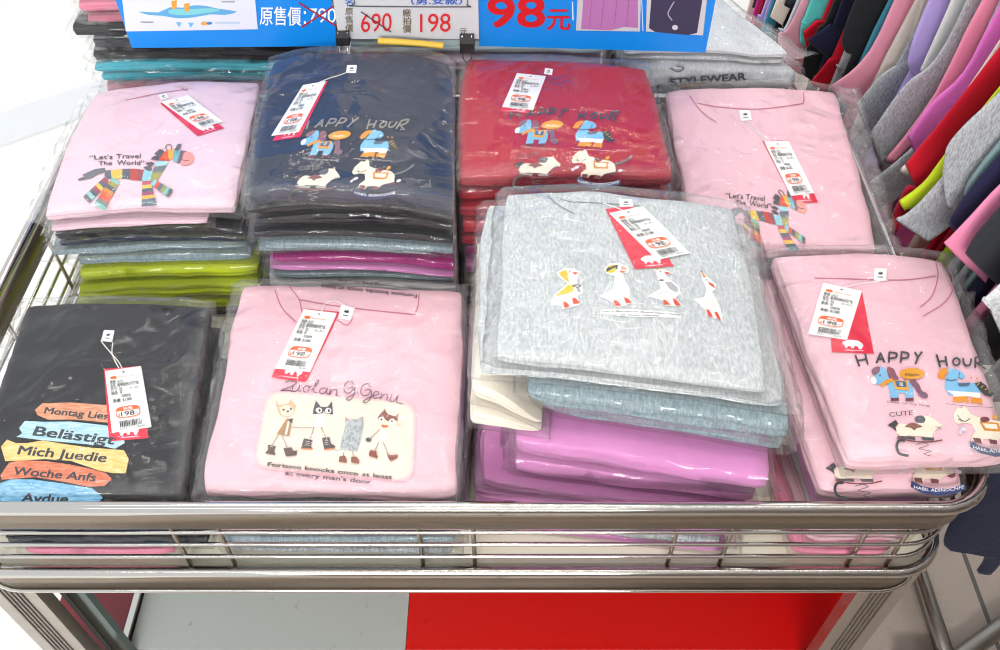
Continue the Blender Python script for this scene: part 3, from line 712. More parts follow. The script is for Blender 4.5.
# ------------------------------------------------------------------ prints
# striped zebra with handwriting, drawn over crop (70..210,130..220)
def zebra(st, T):
    root = st.items[0]
    d = Decal(st.top(), T); d.st = .00003
    d.poly([(250, 270), (180, 278), (90, 318), (95, 330), (120, 325), (55, 350), (62, 362), (120, 350), (150, 345), (200, 315), (255, 300)], '#6b6b74')
    for p, c in (([(250, 290), (292, 285), (298, 345), (268, 350), (246, 325)], '#5a6474'), ([(290, 288), (375, 278), (372, 345), (298, 350)], '#e8bd4e'), ([(375, 278), (432, 276), (430, 350), (370, 345)], '#55606a'),
                 ([(432, 276), (480, 278), (478, 358), (430, 355)], '#c0443a'), ([(480, 278), (530, 285), (515, 362), (478, 358)], '#9c4a58'), ([(528, 286), (590, 295), (575, 365), (512, 362)], '#8fc6d4')):
        d.poly(p, c)
    for p, c in (([(610, 225), (705, 222), (690, 250), (615, 262)], '#a6d5e0'), ([(600, 262), (692, 250), (665, 295), (588, 308)], '#6a737c'), ([(585, 308), (662, 296), (625, 360), (572, 366)], '#a39a55'),
                 ([(632, 212), (680, 150), (715, 160), (706, 222)], '#d9512f'), ([(695, 142), (742, 133), (736, 200), (708, 215)], '#f0a81e')):
        d.poly(p, c)
    d.poly([(742, 148), (800, 145), (770, 235), (735, 215)], '#6fb0b5'); d.poly([(790, 145), (835, 150), (810, 225), (765, 238)], '#7c5868')
    d.poly([(822, 155), (868, 165), (886, 200), (868, 236), (830, 250), (790, 243), (800, 205)], '#eb9a8c', 3)
    d.stroke([(800, 208), (820, 222), (850, 215)], .6, '#4a3036')
    d.poly([(745, 142), (768, 102), (796, 98), (790, 130), (765, 150)], '#5f6168'); d.stroke([(700, 150), (682, 122), (700, 104), (725, 112), (722, 140)], .8, '#6b4634', 3)
    for p in ([(575, 208), (595, 188), (645, 180), (632, 215)], [(535, 235), (580, 226), (605, 240), (575, 262)], [(600, 170), (640, 135), (672, 150), (648, 192)], [(520, 265), (560, 255), (590, 278), (560, 290)], [(630, 150), (660, 138), (670, 165), (640, 172)]):
        d.poly(p, '#55505a')
    def stripes(p0, p1, w0, w1, cs):
        a, b = Vector(p0), Vector(p1); n = Vector((-(b - a).y, (b - a).x)).normalized(); k = len(cs)
        for i, c in enumerate(cs):
            A, B = a.lerp(b, i / k), a.lerp(b, (i + 1) / k); wa, wb = (w0 + (w1 - w0) * i / k) / 2, (w0 + (w1 - w0) * (i + 1) / k) / 2
            d.poly([A + n * wa, A - n * wa, B - n * wb, B + n * wb], c)
    stripes((265, 355), (115, 498), 55, 62, ['#a04a5a', '#5a6474', '#e8bd4e', '#a04a5a', '#55606a', '#8fc6c4', '#6b6b70'])
    stripes((330, 352), (205, 552), 62, 88, ['#8fc0b4', '#a39a55', '#55606a', '#d88a44', '#e0602a', '#d84a2a', '#6b7a74', '#7fc0b4'])
    stripes((545, 366), (566, 540), 58, 112, ['#c05a6a', '#e8c25a', '#5a6474', '#a04a6a', '#f0b01e', '#4f6472', '#4f6472'])
    stripes((590, 370), (720, 455), 46, 60, ['#8fc6d4', '#d9512f', '#5a6474', '#a39a55', '#7fc0b4', '#5f6168'])
    d.build('printed_zebra', root)
    e = Decal(st.top(), T)
    sz = (Vector(T((0, 100))) - Vector(T((0, 0)))).length / 100
    e.text("“Let's", (140, 212), (305, 205), 33 * sz, INK, .01); e.text('Travel', (330, 203), (505, 200), 34 * sz, INK, .01)
    e.text('The', (205, 252), (300, 248), 30 * sz, INK, .012); e.text('World”', (335, 247), (530, 250), 34 * sz, INK, .012)
    e.build('printed_lettering', root)
zebra(M1, crop(70, 130, 7.143))
T4 = aff([(250, 290), (870, 210), (570, 540)], [(700 + 222 / 5.2, 130 + 418 / 5.2), (700 + 548 / 5.2, 130 + 405 / 5.2), (700 + 492 / 5.2, 130 + 630 / 5.2)])
zebra(M4, T4)

# cartoon horses, drawn over crop (850..1000,340..500) at 4.06
def horses(st, T, layer=0, which=(0, 1, 2, 3, 4), dark=False, outline=None):
    root = st.items[layer]; S_ = st.top(layer, -.0068 if layer == 0 else -.0022)
    sz = (Vector(T((100, 0))) - Vector(T((0, 0)))).length / 100
    ink = '#3d3d44' if not dark else ('#8f8a84' if dark == 2 else '#33404c'); lt = '#2e2e33' if not dark else '#d9d2c8'
    if 0 in which:
        d = Decal(S_, T); w = 7.8 * sz
        L = [[(22, 62), (38, 106)], [(62, 58), (72, 98)], [(30, 84), (66, 78)],
             [(108, 92), (124, 52), (140, 90)], [(112, 78), (134, 76)],
             [(160, 50), (158, 90)], [(160, 50), (188, 54), (186, 70), (160, 74)],
             [(210, 48), (206, 90)], [(210, 48), (236, 54), (234, 70), (208, 74)],
             [(264, 50), (276, 70), (292, 48)], [(276, 70), (266, 96)],
             [(352, 60), (366, 108)], [(388, 66), (394, 104)], [(358, 88), (392, 84)]]
        for P in L: d.stroke(P, w, ink, 4 if len(P) > 3 else 0)
        d.stroke([(432 + 14 * math.cos(a * .6283), 88 + 15 * math.sin(a * .6283)) for a in range(11)], w, ink)
        d.stroke([(460, 74), (462, 94), (474, 104), (488, 98), (492, 76)], w, ink, 4)
        d.stroke([(510, 72), (508, 112)], w, ink); d.stroke([(508, 72), (540, 66), (540, 86), (512, 94)], w, ink, 4); d.stroke([(514, 92), (550, 118)], w, ink)
        if not outline: d.text('CUTE', (160, 312), (256, 304), 20 * sz, ink, -.005)
        d.build('printed_lettering', root)
    if 1 in which:   # blue horse facing left
        d = Decal(S_, T)
        if outline: d.poly([(78, 155), (120, 100), (160, 105), (190, 160), (230, 160), (262, 190), (262, 250), (160, 250), (155, 190), (100, 182)], outline)
        d.poly([(86, 158), (118, 132), (124, 106), (140, 112), (150, 130), (160, 160), (180, 168), (232, 166), (250, 182), (258, 205), (258, 238), (226, 240), (222, 215), (196, 214), (200, 240), (166, 242), (160, 205), (152, 176), (120, 180), (96, 180)], '#7db9e0')
        d.poly([(84, 158), (98, 148), (108, 166), (102, 180), (90, 176)], '#f4f0ea', 3)
        d.poly([(88, 122), (108, 108), (122, 112), (116, 134), (94, 140)], '#8a6172', 3); d.poly([(150, 112), (176, 116), (188, 140), (198, 158), (176, 164), (158, 148)], '#8a5464', 3)
        d.poly([(124, 178), (150, 160), (172, 156), (172, 168), (146, 180), (132, 190)], '#e59a28', 3)
        d.poly([(174, 164), (232, 164), (240, 204), (184, 200)], '#e9a330'); d.poly([(182, 166), (226, 168), (230, 192), (190, 190)], '#40608a')
        d.poly([(200, 172), (214, 170), (216, 186), (202, 186)], '#b9b2a2')
        d.poly([(240, 168), (262, 162), (282, 182), (292, 206), (312, 216), (316, 232), (298, 236), (278, 222), (266, 196), (254, 182)], '#7d5a6e', 3)
        for x in (166, 226): d.poly([(x, 236), (x + 32, 234), (x + 34, 246), (x, 248)], '#6e2f3c')
        d.ell((252, 136), 52, 23, '#e39a22'); d.text('giggle', (222, 142), (282, 146), 12 * sz, lt if not dark else '#fff3d0')
        d.ell((122, 142), 3, 4, '#2a2a30', 8)
        d.text('Cute on my long', (150, 254), (324, 270), 9 * sz, lt)
        d.build('printed_horse', root)
    if 2 in which:   # blue horse facing right
        d = Decal(S_, T)
        d.poly([(384, 192), (388, 160), (398, 130), (410, 118), (436, 120), (460, 134), (468, 148), (459, 159), (440, 157), (432, 164), (446, 174), (474, 178), (508, 174), (526, 190), (530, 222), (400, 222)], '#7cbde6')
        d.poly([(392, 205), (528, 214), (530, 238), (500, 236), (490, 228), (466, 230), (462, 240), (420, 238), (420, 222)], '#f4f2ee')
        d.poly([(420, 230), (478, 228), (484, 256), (462, 248), (456, 252), (416, 250)], '#e8921e'); d.poly([(490, 232), (534, 236), (538, 262), (514, 254), (492, 256)], '#e8921e')
        d.poly([(356, 152), (366, 120), (396, 116), (404, 128), (386, 140), (384, 156)], '#e8921e', 2)
        d.poly([(396, 118), (410, 112), (422, 122), (402, 132)], '#8ec6ea')
        d.stroke([(390, 160), (412, 164), (432, 160)], 4 * sz, '#48586e', 3); d.stroke([(444, 132), (442, 152), (456, 158)], 2.5 * sz, '#48586e')
        d.poly([(436, 176), (490, 172), (482, 186), (446, 188)], '#4a6480')
        d.poly([(506, 176), (530, 168), (552, 184), (566, 206), (586, 216), (574, 230), (548, 224), (528, 206)], '#2f3036')
        for k in range(4): d.stroke([(516 + k * 16, 184 + k * 9), (526 + k * 15, 172 + k * 13)], 4 * sz, '#c8a83a')
        d.poly([(486, 150), (498, 152), (494, 158)], '#e8921e'); d.poly([(508, 152), (522, 156), (514, 160)], '#e8921e')
        d.stroke([(390, 258), (470, 268), (580, 274)], 1.6 * sz, lt)
        d.build('printed_horse', root)
    if 3 in which:   # cream rocking horse
        d = Decal(S_, T)
        d.poly([(190, 352), (206, 338), (250, 344), (290, 330), (300, 306), (330, 312), (344, 322), (374, 346), (378, 356), (350, 362), (336, 384), (300, 392), (200, 384), (186, 368)], '#efe4cf', 2)
        d.poly([(262, 316), (288, 306), (306, 318), (300, 336), (272, 334)], '#5a5a64', 2); d.poly([(222, 352), (248, 336), (270, 340), (296, 352), (270, 358), (262, 368), (246, 356)], '#8a5a4c', 2)
        d.poly([(152, 346), (186, 324), (196, 340), (184, 352), (190, 372), (172, 356)], '#3c3a40')
        kc = '#a39a92' if dark else '#4a4a50'
        for q in ([(196, 376), (234, 384), (230, 396), (202, 392)], [(298, 384), (336, 384), (334, 396), (302, 394)]): d.poly(q, '#efe4cf')
        d.poly([(192, 388), (264, 394), (266, 406), (200, 398)], kc); d.poly([(288, 395), (340, 396), (342, 408), (296, 406)], kc)
        d.stroke([(192, 396), (250, 410), (320, 414), (374, 406)], 6 * sz, '#7a3a3e', 3)
        d.stroke([(348, 350), (362, 356), (374, 350)], 2 * sz, '#3c3a40'); d.poly([(318, 304), (326, 298), (330, 312)], '#efe4cf')
        d.stroke([(222, 408), (200, 408), (190, 430), (200, 460), (236, 470)], 11 * sz, '#36363c' if not dark else '#55504e', 4)
        d.stroke([(268, 424), (300, 416), (318, 428), (280, 440), (300, 446), (330, 452), (300, 462), (326, 470)], 2.5 * sz, ink, 3)
        d.build('printed_horse', root)
    if 4 in which:   # cream horse with saddle on a banner
        d = Decal(S_, T)
        d.poly([(420, 304), (436, 272), (452, 278), (460, 266), (474, 276), (490, 300), (520, 312), (570, 322), (610, 330), (640, 350), (660, 392), (650, 404), (628, 392), (606, 400), (596, 420), (570, 418), (566, 402), (540, 404), (536, 420), (500, 412), (494, 392), (510, 370), (492, 340), (462, 336), (440, 342), (424, 330)], '#efe4cf')
        d.poly([(524, 330), (604, 336), (612, 372), (546, 368)], '#d98a2a'); d.poly([(538, 338), (596, 342), (600, 362), (552, 358)], '#f2e8d6'); d.poly([(530, 316), (556, 312), (568, 326), (546, 334), (532, 330)], '#7a3540', 2)
        d.stroke([(440, 322), (470, 330), (486, 318)], 3 * sz, '#3c3a40', 3); d.stroke([(436, 304), (450, 322), (456, 334)], 2 * sz, '#3c3a40')
        for q in ([(500, 396), (530, 400), (536, 420), (504, 414)], [(566, 402), (598, 408), (596, 424), (568, 420)], [(626, 394), (650, 404), (664, 396), (660, 384)]): d.poly(q, '#6e2f34')
        d.ell((588, 313), 10, 10, '#e39a22', 10); d.ell((460, 362), 12, 9, '#dcd6ea', 8); d.ell((448, 374), 8, 8, '#dcd6ea', 8); d.ell((676, 380), 11, 8, '#dcd6ea', 8)
        d.stroke([(636, 346), (668, 336), (690, 318), (700, 300)], 9 * sz, '#6a6a70' if dark else '#3c3a40', 3)
        B = [(490, 408), (530, 432), (590, 446), (650, 444), (700, 428), (704, 454), (650, 470), (590, 474), (530, 460), (486, 434)]
        d.poly(B, '#33406a' if not dark else '#454a66')
        d.text('HABIL ADINOCNFE', (500, 440), (696, 446), 13 * sz, '#e8e6ee', .01, arc=14 * sz)
        d.build('printed_horse', root)
C8 = crop(850, 340, 4.06)
horses(F4, C8)
# the same print on the shirt below peeks out in front of the top one
TF2 = aff([(190, 390), (374, 406), (590, 460)], [(836, 478), (884, 480), (942, 482)])
TF2 = aff([(190, 390), (374, 406), (590, 446)], [(834, 478.5), (885, 479), (946, 484)])
def below(p): return (p[0] * .255 + 786.5, 480 + (p[1] - 395) * .245 - .035 * (p[0] - 190) * .25)
horses(F4, below, 1, (3, 4))
TR = aff([(85, 160), (460, 140), (380, 350)], [(500 + 110 / 7.143, 100 + 210 / 7.143), (500 + 682 / 7.143, 100 + 180 / 7.143), (500 + 435 / 7.143, 100 + 465 / 7.143)])
horses(M3, TR, dark=1)
TN = aff([(85, 160), (460, 140), (380, 350)], [(290 + 66 / 5.654, 90 + 288 / 5.654), (290 + 524 / 5.654, 90 + 252 / 5.654), (290 + 285 / 5.654, 90 + 490 / 5.654)])
horses(M2, TN, dark=2)

# four cats, drawn over crop (250..420,370..490) at 5.418
def cats(st):
    T = crop(250, 370, 5.418); root = st.items[0]; q = 1 / 5.418
    d = Decal(st.top(), T)
    def rr(c, r, n=6):
        out = []; N = len(c)
        for i in range(N):
            p, a, b = Vector(c[i]), Vector(c[i - 1]), Vector(c[(i + 1) % N]); A = p + (a - p).normalized() * r; B = p + (b - p).normalized() * r
            for k in range(n + 1):
                t = k / n; out.append(tuple(A * (1 - t) ** 2 + p * 2 * t * (1 - t) + B * t * t))
        return out
    for k, c in ((10, '#f2b9c4'), (4, '#f1c6c6'), (-3, '#efd2c9'), (-10, '#ecdacb')):
        d.poly(rr([(95 - k, 112 - k), (893 + k, 178 - k), (880 + k, 602 + k), (22 - k, 522 + k)], 90), c)
    d.build('printed_panel', root)
    lo = .0019
    d = Decal(st.top(), T); d.lift = lo; b = '#5b4a44'
    d.poly([(140, 165), (158, 192), (205, 182), (220, 160), (248, 192), (242, 235), (205, 257), (165, 247), (145, 205)], '#d8b48c'); d.poly([(165, 200), (205, 190), (232, 205), (235, 232), (205, 252), (170, 240)], '#e9d8c4', 2)
    for c in ((182, 215), (222, 210)): d.ell(c, 6, 6, '#3a322e', 8)
    d.ell((205, 224), 7, 5, '#3a2a2a', 8)
    d.poly([(200, 262), (226, 272), (212, 358), (145, 345)], '#b08a60'); d.poly([(205, 275), (215, 280), (200, 350), (188, 350)], '#efe6da'); d.poly([(208, 268), (232, 262), (228, 288), (214, 278)], '#3a3a40')
    d.stroke([(155, 348), (120, 408)], 2.5 * q, b); d.stroke([(172, 352), (202, 422)], 2.5 * q, b)
    for P in ([(95, 405), (140, 412), (130, 440), (140, 462), (80, 450), (98, 432)], [(180, 425), (224, 418), (234, 438), (256, 436), (252, 462), (195, 468)]): d.poly(P, '#62504c')
    d.stroke([(220, 308), (280, 314), (346, 310)], 2 * q, b); d.build('printed_cat', root)
    d = Decal(st.top(), T); d.lift = lo
    d.poly([(372, 240), (415, 250), (392, 312), (340, 305)], '#f2ece4'); d.poly([(358, 165), (384, 200), (420, 200), (444, 168), (450, 242), (400, 232), (340, 240), (345, 205)], '#4d4a50')
    for c in ((374, 218), (424, 220)): d.ell(c, 17, 15, '#f7f3ec'); d.ell((c[0] + 3, c[1]), 6, 9, '#222222', 10)
    d.poly([(395, 225), (412, 226), (404, 240)], '#e8c8b8')
    d.stroke([(348, 308), (326, 372)], 2.5 * q, b); d.stroke([(386, 310), (410, 368)], 2.5 * q, b)
    for P in ([(292, 370), (340, 380), (330, 412), (340, 428), (276, 424)], [(390, 368), (430, 364), (440, 398), (464, 414), (456, 424), (402, 430)]):
        d.poly(P, '#544a48'); d.stroke([P[-1], P[-2]], 6 * q, '#d0763a')
    for y in (385, 395, 405): d.stroke([(302, y), (322, y + 4)], 2 * q, '#e8e0d4'); d.stroke([(404, y - 4), (424, y - 2)], 2 * q, '#e8e0d4')
    for s_ in (-1, 1): d.stroke([(400 + s_ * 45, 242), (400 + s_ * 100, 262)], 1.2 * q, '#efe8e0')
    d.build('printed_cat', root)
    d = Decal(st.top(), T); d.lift = lo
    d.poly([(515, 255), (540, 268), (585, 264), (612, 250), (616, 300), (602, 380), (580, 442), (485, 430), (500, 360), (518, 300)], heather('#8f9598', '#c2c7c8', (500, 300, 200)))
    for c in ((560, 292), (592, 290)): d.ell(c, 10, 9, '#dfe6e8', 10); d.ell(c, 4, 5, '#333333', 8)
    d.poly([(570, 302), (582, 302), (576, 310)], '#c88a80'); d.poly([(518, 258), (530, 268), (518, 280)], '#d9a08a'); d.poly([(610, 254), (600, 266), (612, 274)], '#d9a08a')
    d.stroke([(510, 438), (505, 468)], 3 * q, b); d.stroke([(556, 440), (560, 472)], 3 * q, b); d.stroke([(488, 438), (455, 430), (440, 420)], 3 * q, '#8f9598', 3)
    for P in ([(485, 466), (516, 466), (524, 488), (524, 504), (480, 496)], [(548, 470), (576, 470), (594, 494), (590, 508), (548, 500)]): d.poly(P, '#8a4f3c')
    for s_ in (0, 1): d.stroke([(612, 300), (690, 270 + s_ * 22)], 1.2 * q, '#f4efe8'); d.stroke([(518, 300), (440, 275 + s_ * 22)], 1.2 * q, '#f4efe8')
    d.build('printed_cat', root)
    d = Decal(st.top(), T); d.lift = lo
    d.poly([(708, 305), (748, 310), (738, 392), (690, 386)], '#efe2d2'); d.poly([(690, 258), (730, 210), (746, 240), (785, 250), (805, 235), (796, 290), (762, 318), (712, 296)], '#f0ddc8')
    d.poly([(690, 258), (730, 210), (746, 240), (785, 250), (805, 235), (798, 280), (770, 262), (748, 280), (722, 258), (698, 270)], '#8a5138')
    for c in ((714, 266), (770, 276)): d.ell(c, 15, 13, '#f7f3ec'); d.ell((c[0] - 2, c[1] + 2), 6, 7, '#222222', 8)
    d.poly([(710, 294), (728, 300), (750, 298), (740, 316), (716, 312)], '#e2642a')
    d.stroke([(706, 318), (672, 352), (648, 372)], 3 * q, b, 3); d.ell((642, 377), 16, 12, '#4a4644')
    d.stroke([(700, 388), (675, 440)], 3 * q, b); d.stroke([(722, 392), (748, 455)], 3 * q, b)
    for P in ([(650, 433), (686, 440), (690, 462), (696, 480), (642, 465)], [(740, 455), (768, 462), (800, 458), (800, 476), (760, 495)]): d.poly(P, '#8a4634')
    for s_ in (0, 1, 2): d.stroke([(795, 290), (835, 285 + s_ * 25)], 1.2 * q, '#b89a88')
    d.build('printed_cat', root)
    d = Decal(st.top(), T); d.lift = lo; c = '#6b4a63'; w = 7 * q
    G = [(562, 76), (545, 60), (518, 72), (508, 105), (526, 126), (552, 116), (560, 96)]
    Gt = [(530, 98), (548, 92), (566, 100), (562, 135), (542, 162), (520, 158), (546, 140), (584, 122)]
    mv = lambda P, dx, dy: [(x + dx, y + dy) for x, y in P]
    S1 = [[(188, 66), (210, 58), (240, 66), (225, 82), (190, 100), (166, 112), (195, 110), (222, 114)],
          [(228, 82), (220, 100), (224, 114), (238, 113), (252, 96), (256, 80), (252, 104), (262, 114)],
          [(290, 82), (276, 90), (271, 104), (278, 117), (292, 114), (300, 100), (296, 86), (288, 82), (300, 88), (312, 86)],
          [(310, 108), (338, 72), (344, 54), (334, 58), (324, 90), (322, 116), (336, 120)],
          [(380, 96), (360, 96), (348, 112), (358, 126), (376, 116), (386, 96), (380, 120), (392, 128)],
          [(400, 100), (394, 130), (408, 108), (426, 102), (430, 116), (426, 132), (440, 134)],
          G, Gt, mv(G, 92, 14), mv(Gt, 92, 14),
          [(668, 138), (694, 132), (696, 118), (678, 118), (666, 136), (676, 154), (700, 148)],
          [(714, 126), (706, 158), (722, 136), (742, 132), (746, 146), (740, 162), (754, 162)],
          [(768, 134), (758, 160), (770, 172), (790, 156), (802, 140), (794, 168), (806, 180), (832, 182)]]
    S1 = [[(166 + (x - 166) * 1.155, y + 4 * (x - 166) / 289) for x, y in P] if k < 6 else P for k, P in enumerate(S1)]
    for P in S1: d.stroke(P, w * .7, c, 5)
    d.text('Fortune knocks once at least', (95, 520), (770, 592), 24 * q, '#4a3440', .035)
    d.text("at every man's door", (190, 568), (655, 618), 24 * q, '#4a3440', .035)
    d.build('printed_lettering', root)
    # a second caption, upside down, at the folded-over back edge
    d = Decal(st.top(), crop(180, 270, 3.226)); d.lift = .0011
    d.text("at every man's door", (640, 42), (510, 30), 3.4, '#4a3440', .015, up=(-.5, 4)); d.text('Fortune knocks once at least', (765, 78), (455, 46), 3.4, '#4a3440', .015, up=(-.5, 4))
    d.build('printed_lettering', root)
cats(F2)

# four ducks, drawn over crop (540..730,255..330) at 5.263
def ducks(st):
    T = crop(540, 255, 5.263); root = st.items[0]; q = 1 / 5.263
    W_, OW, OR = '#fbfbfa', '#e3dfdc', '#d8472e'
    def duck(*ops):
        d = Decal(st.top(), T)
        for o in ops:
            if o[0] == 's': d.stroke(o[1], o[2] * q, o[3], 3)
            elif o[0] == 'e': d.ell(o[1], o[2], o[3], o[4], 10)
            else: d.poly(o[1], o[2], o[3] if len(o) > 3 else 0)
        d.build('printed_duck', root)
    duck(('p', [(88, 92), (130, 70), (178, 70), (215, 90), (198, 108), (194, 150), (220, 165), (226, 198), (196, 215), (212, 262), (120, 286), (112, 266), (54, 264), (72, 212), (146, 150), (100, 112)], W_),
         ('p', [(95, 206), (185, 190), (195, 205), (180, 240), (130, 250), (70, 258)], OW), ('p', [(130, 82), (176, 76), (190, 96), (184, 148), (158, 150)], '#efeae4', 2),
         ('p', [(95, 95), (135, 76), (148, 100), (152, 148), (112, 112)], '#d9b928'), ('p', [(80, 214), (148, 156), (182, 155), (176, 192), (98, 214)], '#dcbf2e'), ('s', [(170, 165), (190, 156), (215, 160), (196, 170), (176, 160)], 5, '#4a4a4c'), ('p', [(190, 172), (215, 176), (214, 198), (198, 196)], '#a8a8ac'),
         ('p', [(168, 90), (206, 92), (182, 104)], OR), ('e', (156, 88), 4, 4, '#222222'), ('p', [(118, 245), (136, 245), (158, 268), (130, 280)], OR), ('p', [(168, 225), (186, 225), (212, 252), (176, 258)], OR))
    duck(('p', [(338, 75), (366, 44), (420, 44), (466, 62), (466, 92), (436, 98), (446, 130), (476, 188), (470, 222), (492, 252), (455, 262), (400, 275), (385, 250), (312, 216), (385, 178), (395, 112), (350, 98)], W_),
         ('p', [(335, 212), (395, 180), (462, 190), (460, 215), (405, 238)], OW), ('p', [(345, 76), (372, 52), (408, 56), (390, 92), (356, 92)], '#d8c23a', 2), ('s', [(350, 84), (380, 66), (410, 56)], 10, '#3a3a3a'), ('e', (362, 72), 10, 8, '#3a3a3a'), ('p', [(430, 56), (458, 66), (454, 80), (424, 76)], '#d9a888'),
         ('p', [(415, 80), (458, 88), (430, 94)], OR), ('e', (404, 70), 5, 5, '#222222'), ('p', [(385, 235), (405, 240), (430, 264), (398, 268)], OR), ('p', [(440, 223), (460, 226), (488, 250), (455, 256)], OR))
    duck(('p', [(606, 76), (645, 72), (698, 95), (664, 108), (686, 132), (730, 162), (740, 198), (712, 224), (748, 262), (712, 270), (660, 266), (640, 238), (566, 217), (636, 176), (620, 120)], W_),
         ('p', [(590, 214), (650, 180), (716, 205), (700, 224), (640, 230)], OW), ('p', [(655, 140), (690, 140), (730, 175), (722, 200), (682, 180)], '#a9a9b0'), ('s', [(628, 132), (650, 132)], 8, '#4a4a4c'), ('s', [(612, 78), (635, 70)], 6, '#d8a83a'),
         ('p', [(650, 85), (692, 95), (665, 102)], OR), ('e', (634, 86), 4, 4, '#222222'), ('p', [(645, 235), (660, 235), (690, 262), (655, 260)], OR), ('p', [(695, 225), (715, 230), (742, 265), (712, 265)], OR))
    duck(('p', [(844, 76), (884, 116), (926, 152), (920, 184), (904, 192), (930, 240), (952, 292), (960, 348), (930, 336), (905, 330), (880, 322), (870, 290), (826, 248), (808, 232), (866, 222), (876, 180), (856, 125)], W_),
         ('p', [(835, 240), (895, 220), (925, 250), (935, 288), (880, 285)], OW), ('p', [(848, 82), (876, 115), (860, 120)], '#dd8a2a'), ('e', (851, 86), 5, 5, '#3a3a3a'), ('p', [(885, 138), (915, 155), (922, 176), (890, 155)], OR), ('e', (876, 130), 4, 4, '#222222'),
         ('p', [(875, 285), (890, 288), (912, 327), (885, 322)], OR), ('p', [(916, 298), (934, 300), (955, 345), (933, 334)], OR))
    d = Decal(st.top(), T)
    d.poly([(318, 288), (480, 285), (700, 300), (745, 318), (740, 330), (640, 328), (430, 322), (320, 306)], W_)
    d.text("Let's Better In Build Out Then", (326, 300), (736, 320), 9.5 * q, INK, .03, .25, arc=-1.3); d.text('In Your Honey.', (425, 318), (632, 322), 9.5 * q, INK, .03, .25)
    d.build('printed_lettering', root)
ducks(F3)

# five painted boards, drawn over crop (0..150,390..505) at 5.653
def wash(h1, h2): return heather(h1, h2, (90, 420, 200))
def boards(st):
    T = crop(0, 390, 5.653); root = st.items[0]; q = 1 / 5.653
    R = [([(198, 112), (240, 75), (400, 70), (600, 85), (640, 110), (612, 185), (430, 167), (270, 167), (212, 142)], wash('#cf8560', '#e6a888'), 'Montag Lies', (248, 132), (610, 165), 38),
         ([(108, 215), (140, 175), (250, 180), (400, 178), (600, 200), (690, 230), (705, 300), (650, 332), (560, 312), (420, 300), (250, 285), (92, 265), (125, 245)], wash('#9cc9de', '#c6e2ec'), 'Belästigt', (185, 255), (650, 308), 55),
         ([(5, 320), (40, 280), (90, 300), (150, 300), (240, 285), (330, 300), (500, 325), (700, 340), (728, 390), (710, 470), (640, 470), (560, 455), (400, 400), (250, 390), (100, 400), (30, 402)], wash('#e3bd6c', '#f0d698'), 'Mich Juedie', (98, 362), (600, 408), 52),
         ([(2, 482), (50, 412), (110, 397), (260, 402), (400, 422), (500, 442), (600, 470), (632, 502), (590, 542), (500, 547), (380, 522), (200, 492), (10, 507)], wash('#cf6a4c', '#e29072'), 'Woche Anfs', (82, 478), (540, 516), 46),
         ([(-60, 640), (-20, 535), (60, 505), (180, 505), (330, 525), (520, 555), (582, 608), (560, 632), (300, 632), (-40, 632)], wash('#5fa3cc', '#9ccbe4'), 'Avdue', (118, 632), (382, 640), 52)]
    for pts, m_, t, a, b, h in R:
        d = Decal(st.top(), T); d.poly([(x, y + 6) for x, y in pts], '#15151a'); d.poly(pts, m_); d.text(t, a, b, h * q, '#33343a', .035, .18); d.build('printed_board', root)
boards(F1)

# front-facing print on the folded edge of a grey shirt behind, and the caption seen through the wires
def faceprint(st, layer, y, ops):
    d = Decal(lambda px, py, l: PY(px, py, y - l), maxe=40)
    for o in ops: o(d)
    return d.build('printed_lettering', st.items[layer])
faceprint(B3, 2, B3.Q[3].y - .0085, [lambda d: d.text('STYLEWEAR', (671, 86), (746, 80), 7.5, '#55555c', .05), lambda d: d.stroke([(678, 87.5), (704, 83.5)], 1.6, '#c99a3a'), lambda d: d.stroke([(670, 68), (678, 72), (684, 68), (676, 66)], 1, '#55555c', 3)])
faceprint(F2, 2, .4935, [lambda d: d.text("at every man's door", (277, 530), (358, 528), 4.2, '#3a3440', .02)])

# ------------------------------------------------------------------ signs
SY = 1.222
def vsurf(y): return lambda px, py, l: PY(px, py, y - l)
def sign(name, label, cat, quad_bottom, top_z, y, col, ops, t=.004):
    (x0, y0), (x1, y1) = quad_bottom; A, B = PY(x0, y0, y), PY(x1, y1, y)
    root = thing(name, label, cat, ((A.x + B.x) / 2, y, min(A.z, B.z)))
    m = MB(); V = [(A.x, y, A.z), (B.x, y, B.z), (B.x, y, top_z), (A.x, y, top_z)]; V += [(a, y + t, c) for a, _, c in V]
    m.add(V, [(0, 1, 2, 3), (7, 6, 5, 4), (0, 4, 5, 1), (1, 5, 6, 2), (2, 6, 7, 3), (3, 7, 4, 0)], flat(col, .3)); m.build('board', root, False)
    for nm, fn in ops:
        d = Decal(vsurf(y), maxe=60); fn(d); d.build(nm, root)
    return root
def sea(d):
    T = crop(110, 0, 4.167); d.tr = T
    d.poly([(50, -10), (604, -10), (616, 122), (66, 131)], '#dfe3f2')
    d.poly([(120, 48), (200, 52), (250, 30), (300, 32), (350, 22), (400, 25), (450, 36), (530, 48), (480, 62), (420, 60), (350, 72), (280, 76), (220, 66), (160, 62)], '#5fa9dc', 2)
    d.poly([(250, 40), (330, 38), (420, 34), (460, 44), (400, 54), (320, 64), (250, 58)], '#7fd0d8', 2)
    for p in ((255, 5), (308, 16)): d.poly([p, (p[0] + 24, p[1] - 4), (p[0] + 22, p[1] + 30), (p[0] + 4, p[1] + 34)], '#f0a43a')
    for p in ((275, 92), (325, 94)): d.poly([p, (p[0] + 24, p[1] + 2), (p[0] + 12, p[1] + 22)], '#6fb8e4')
    d.ell((392, 98), 14, 8, '#e8a84a'); d.ell((414, 97), 12, 6, '#4f86c8')
    d.stroke([(128, 92), (180, 93)], .8, '#666a78'); d.stroke([(465, 8), (520, 8)], .8, '#666a78'); d.stroke([(440, 95), (540, 96)], 1.5, '#b9cfe8')
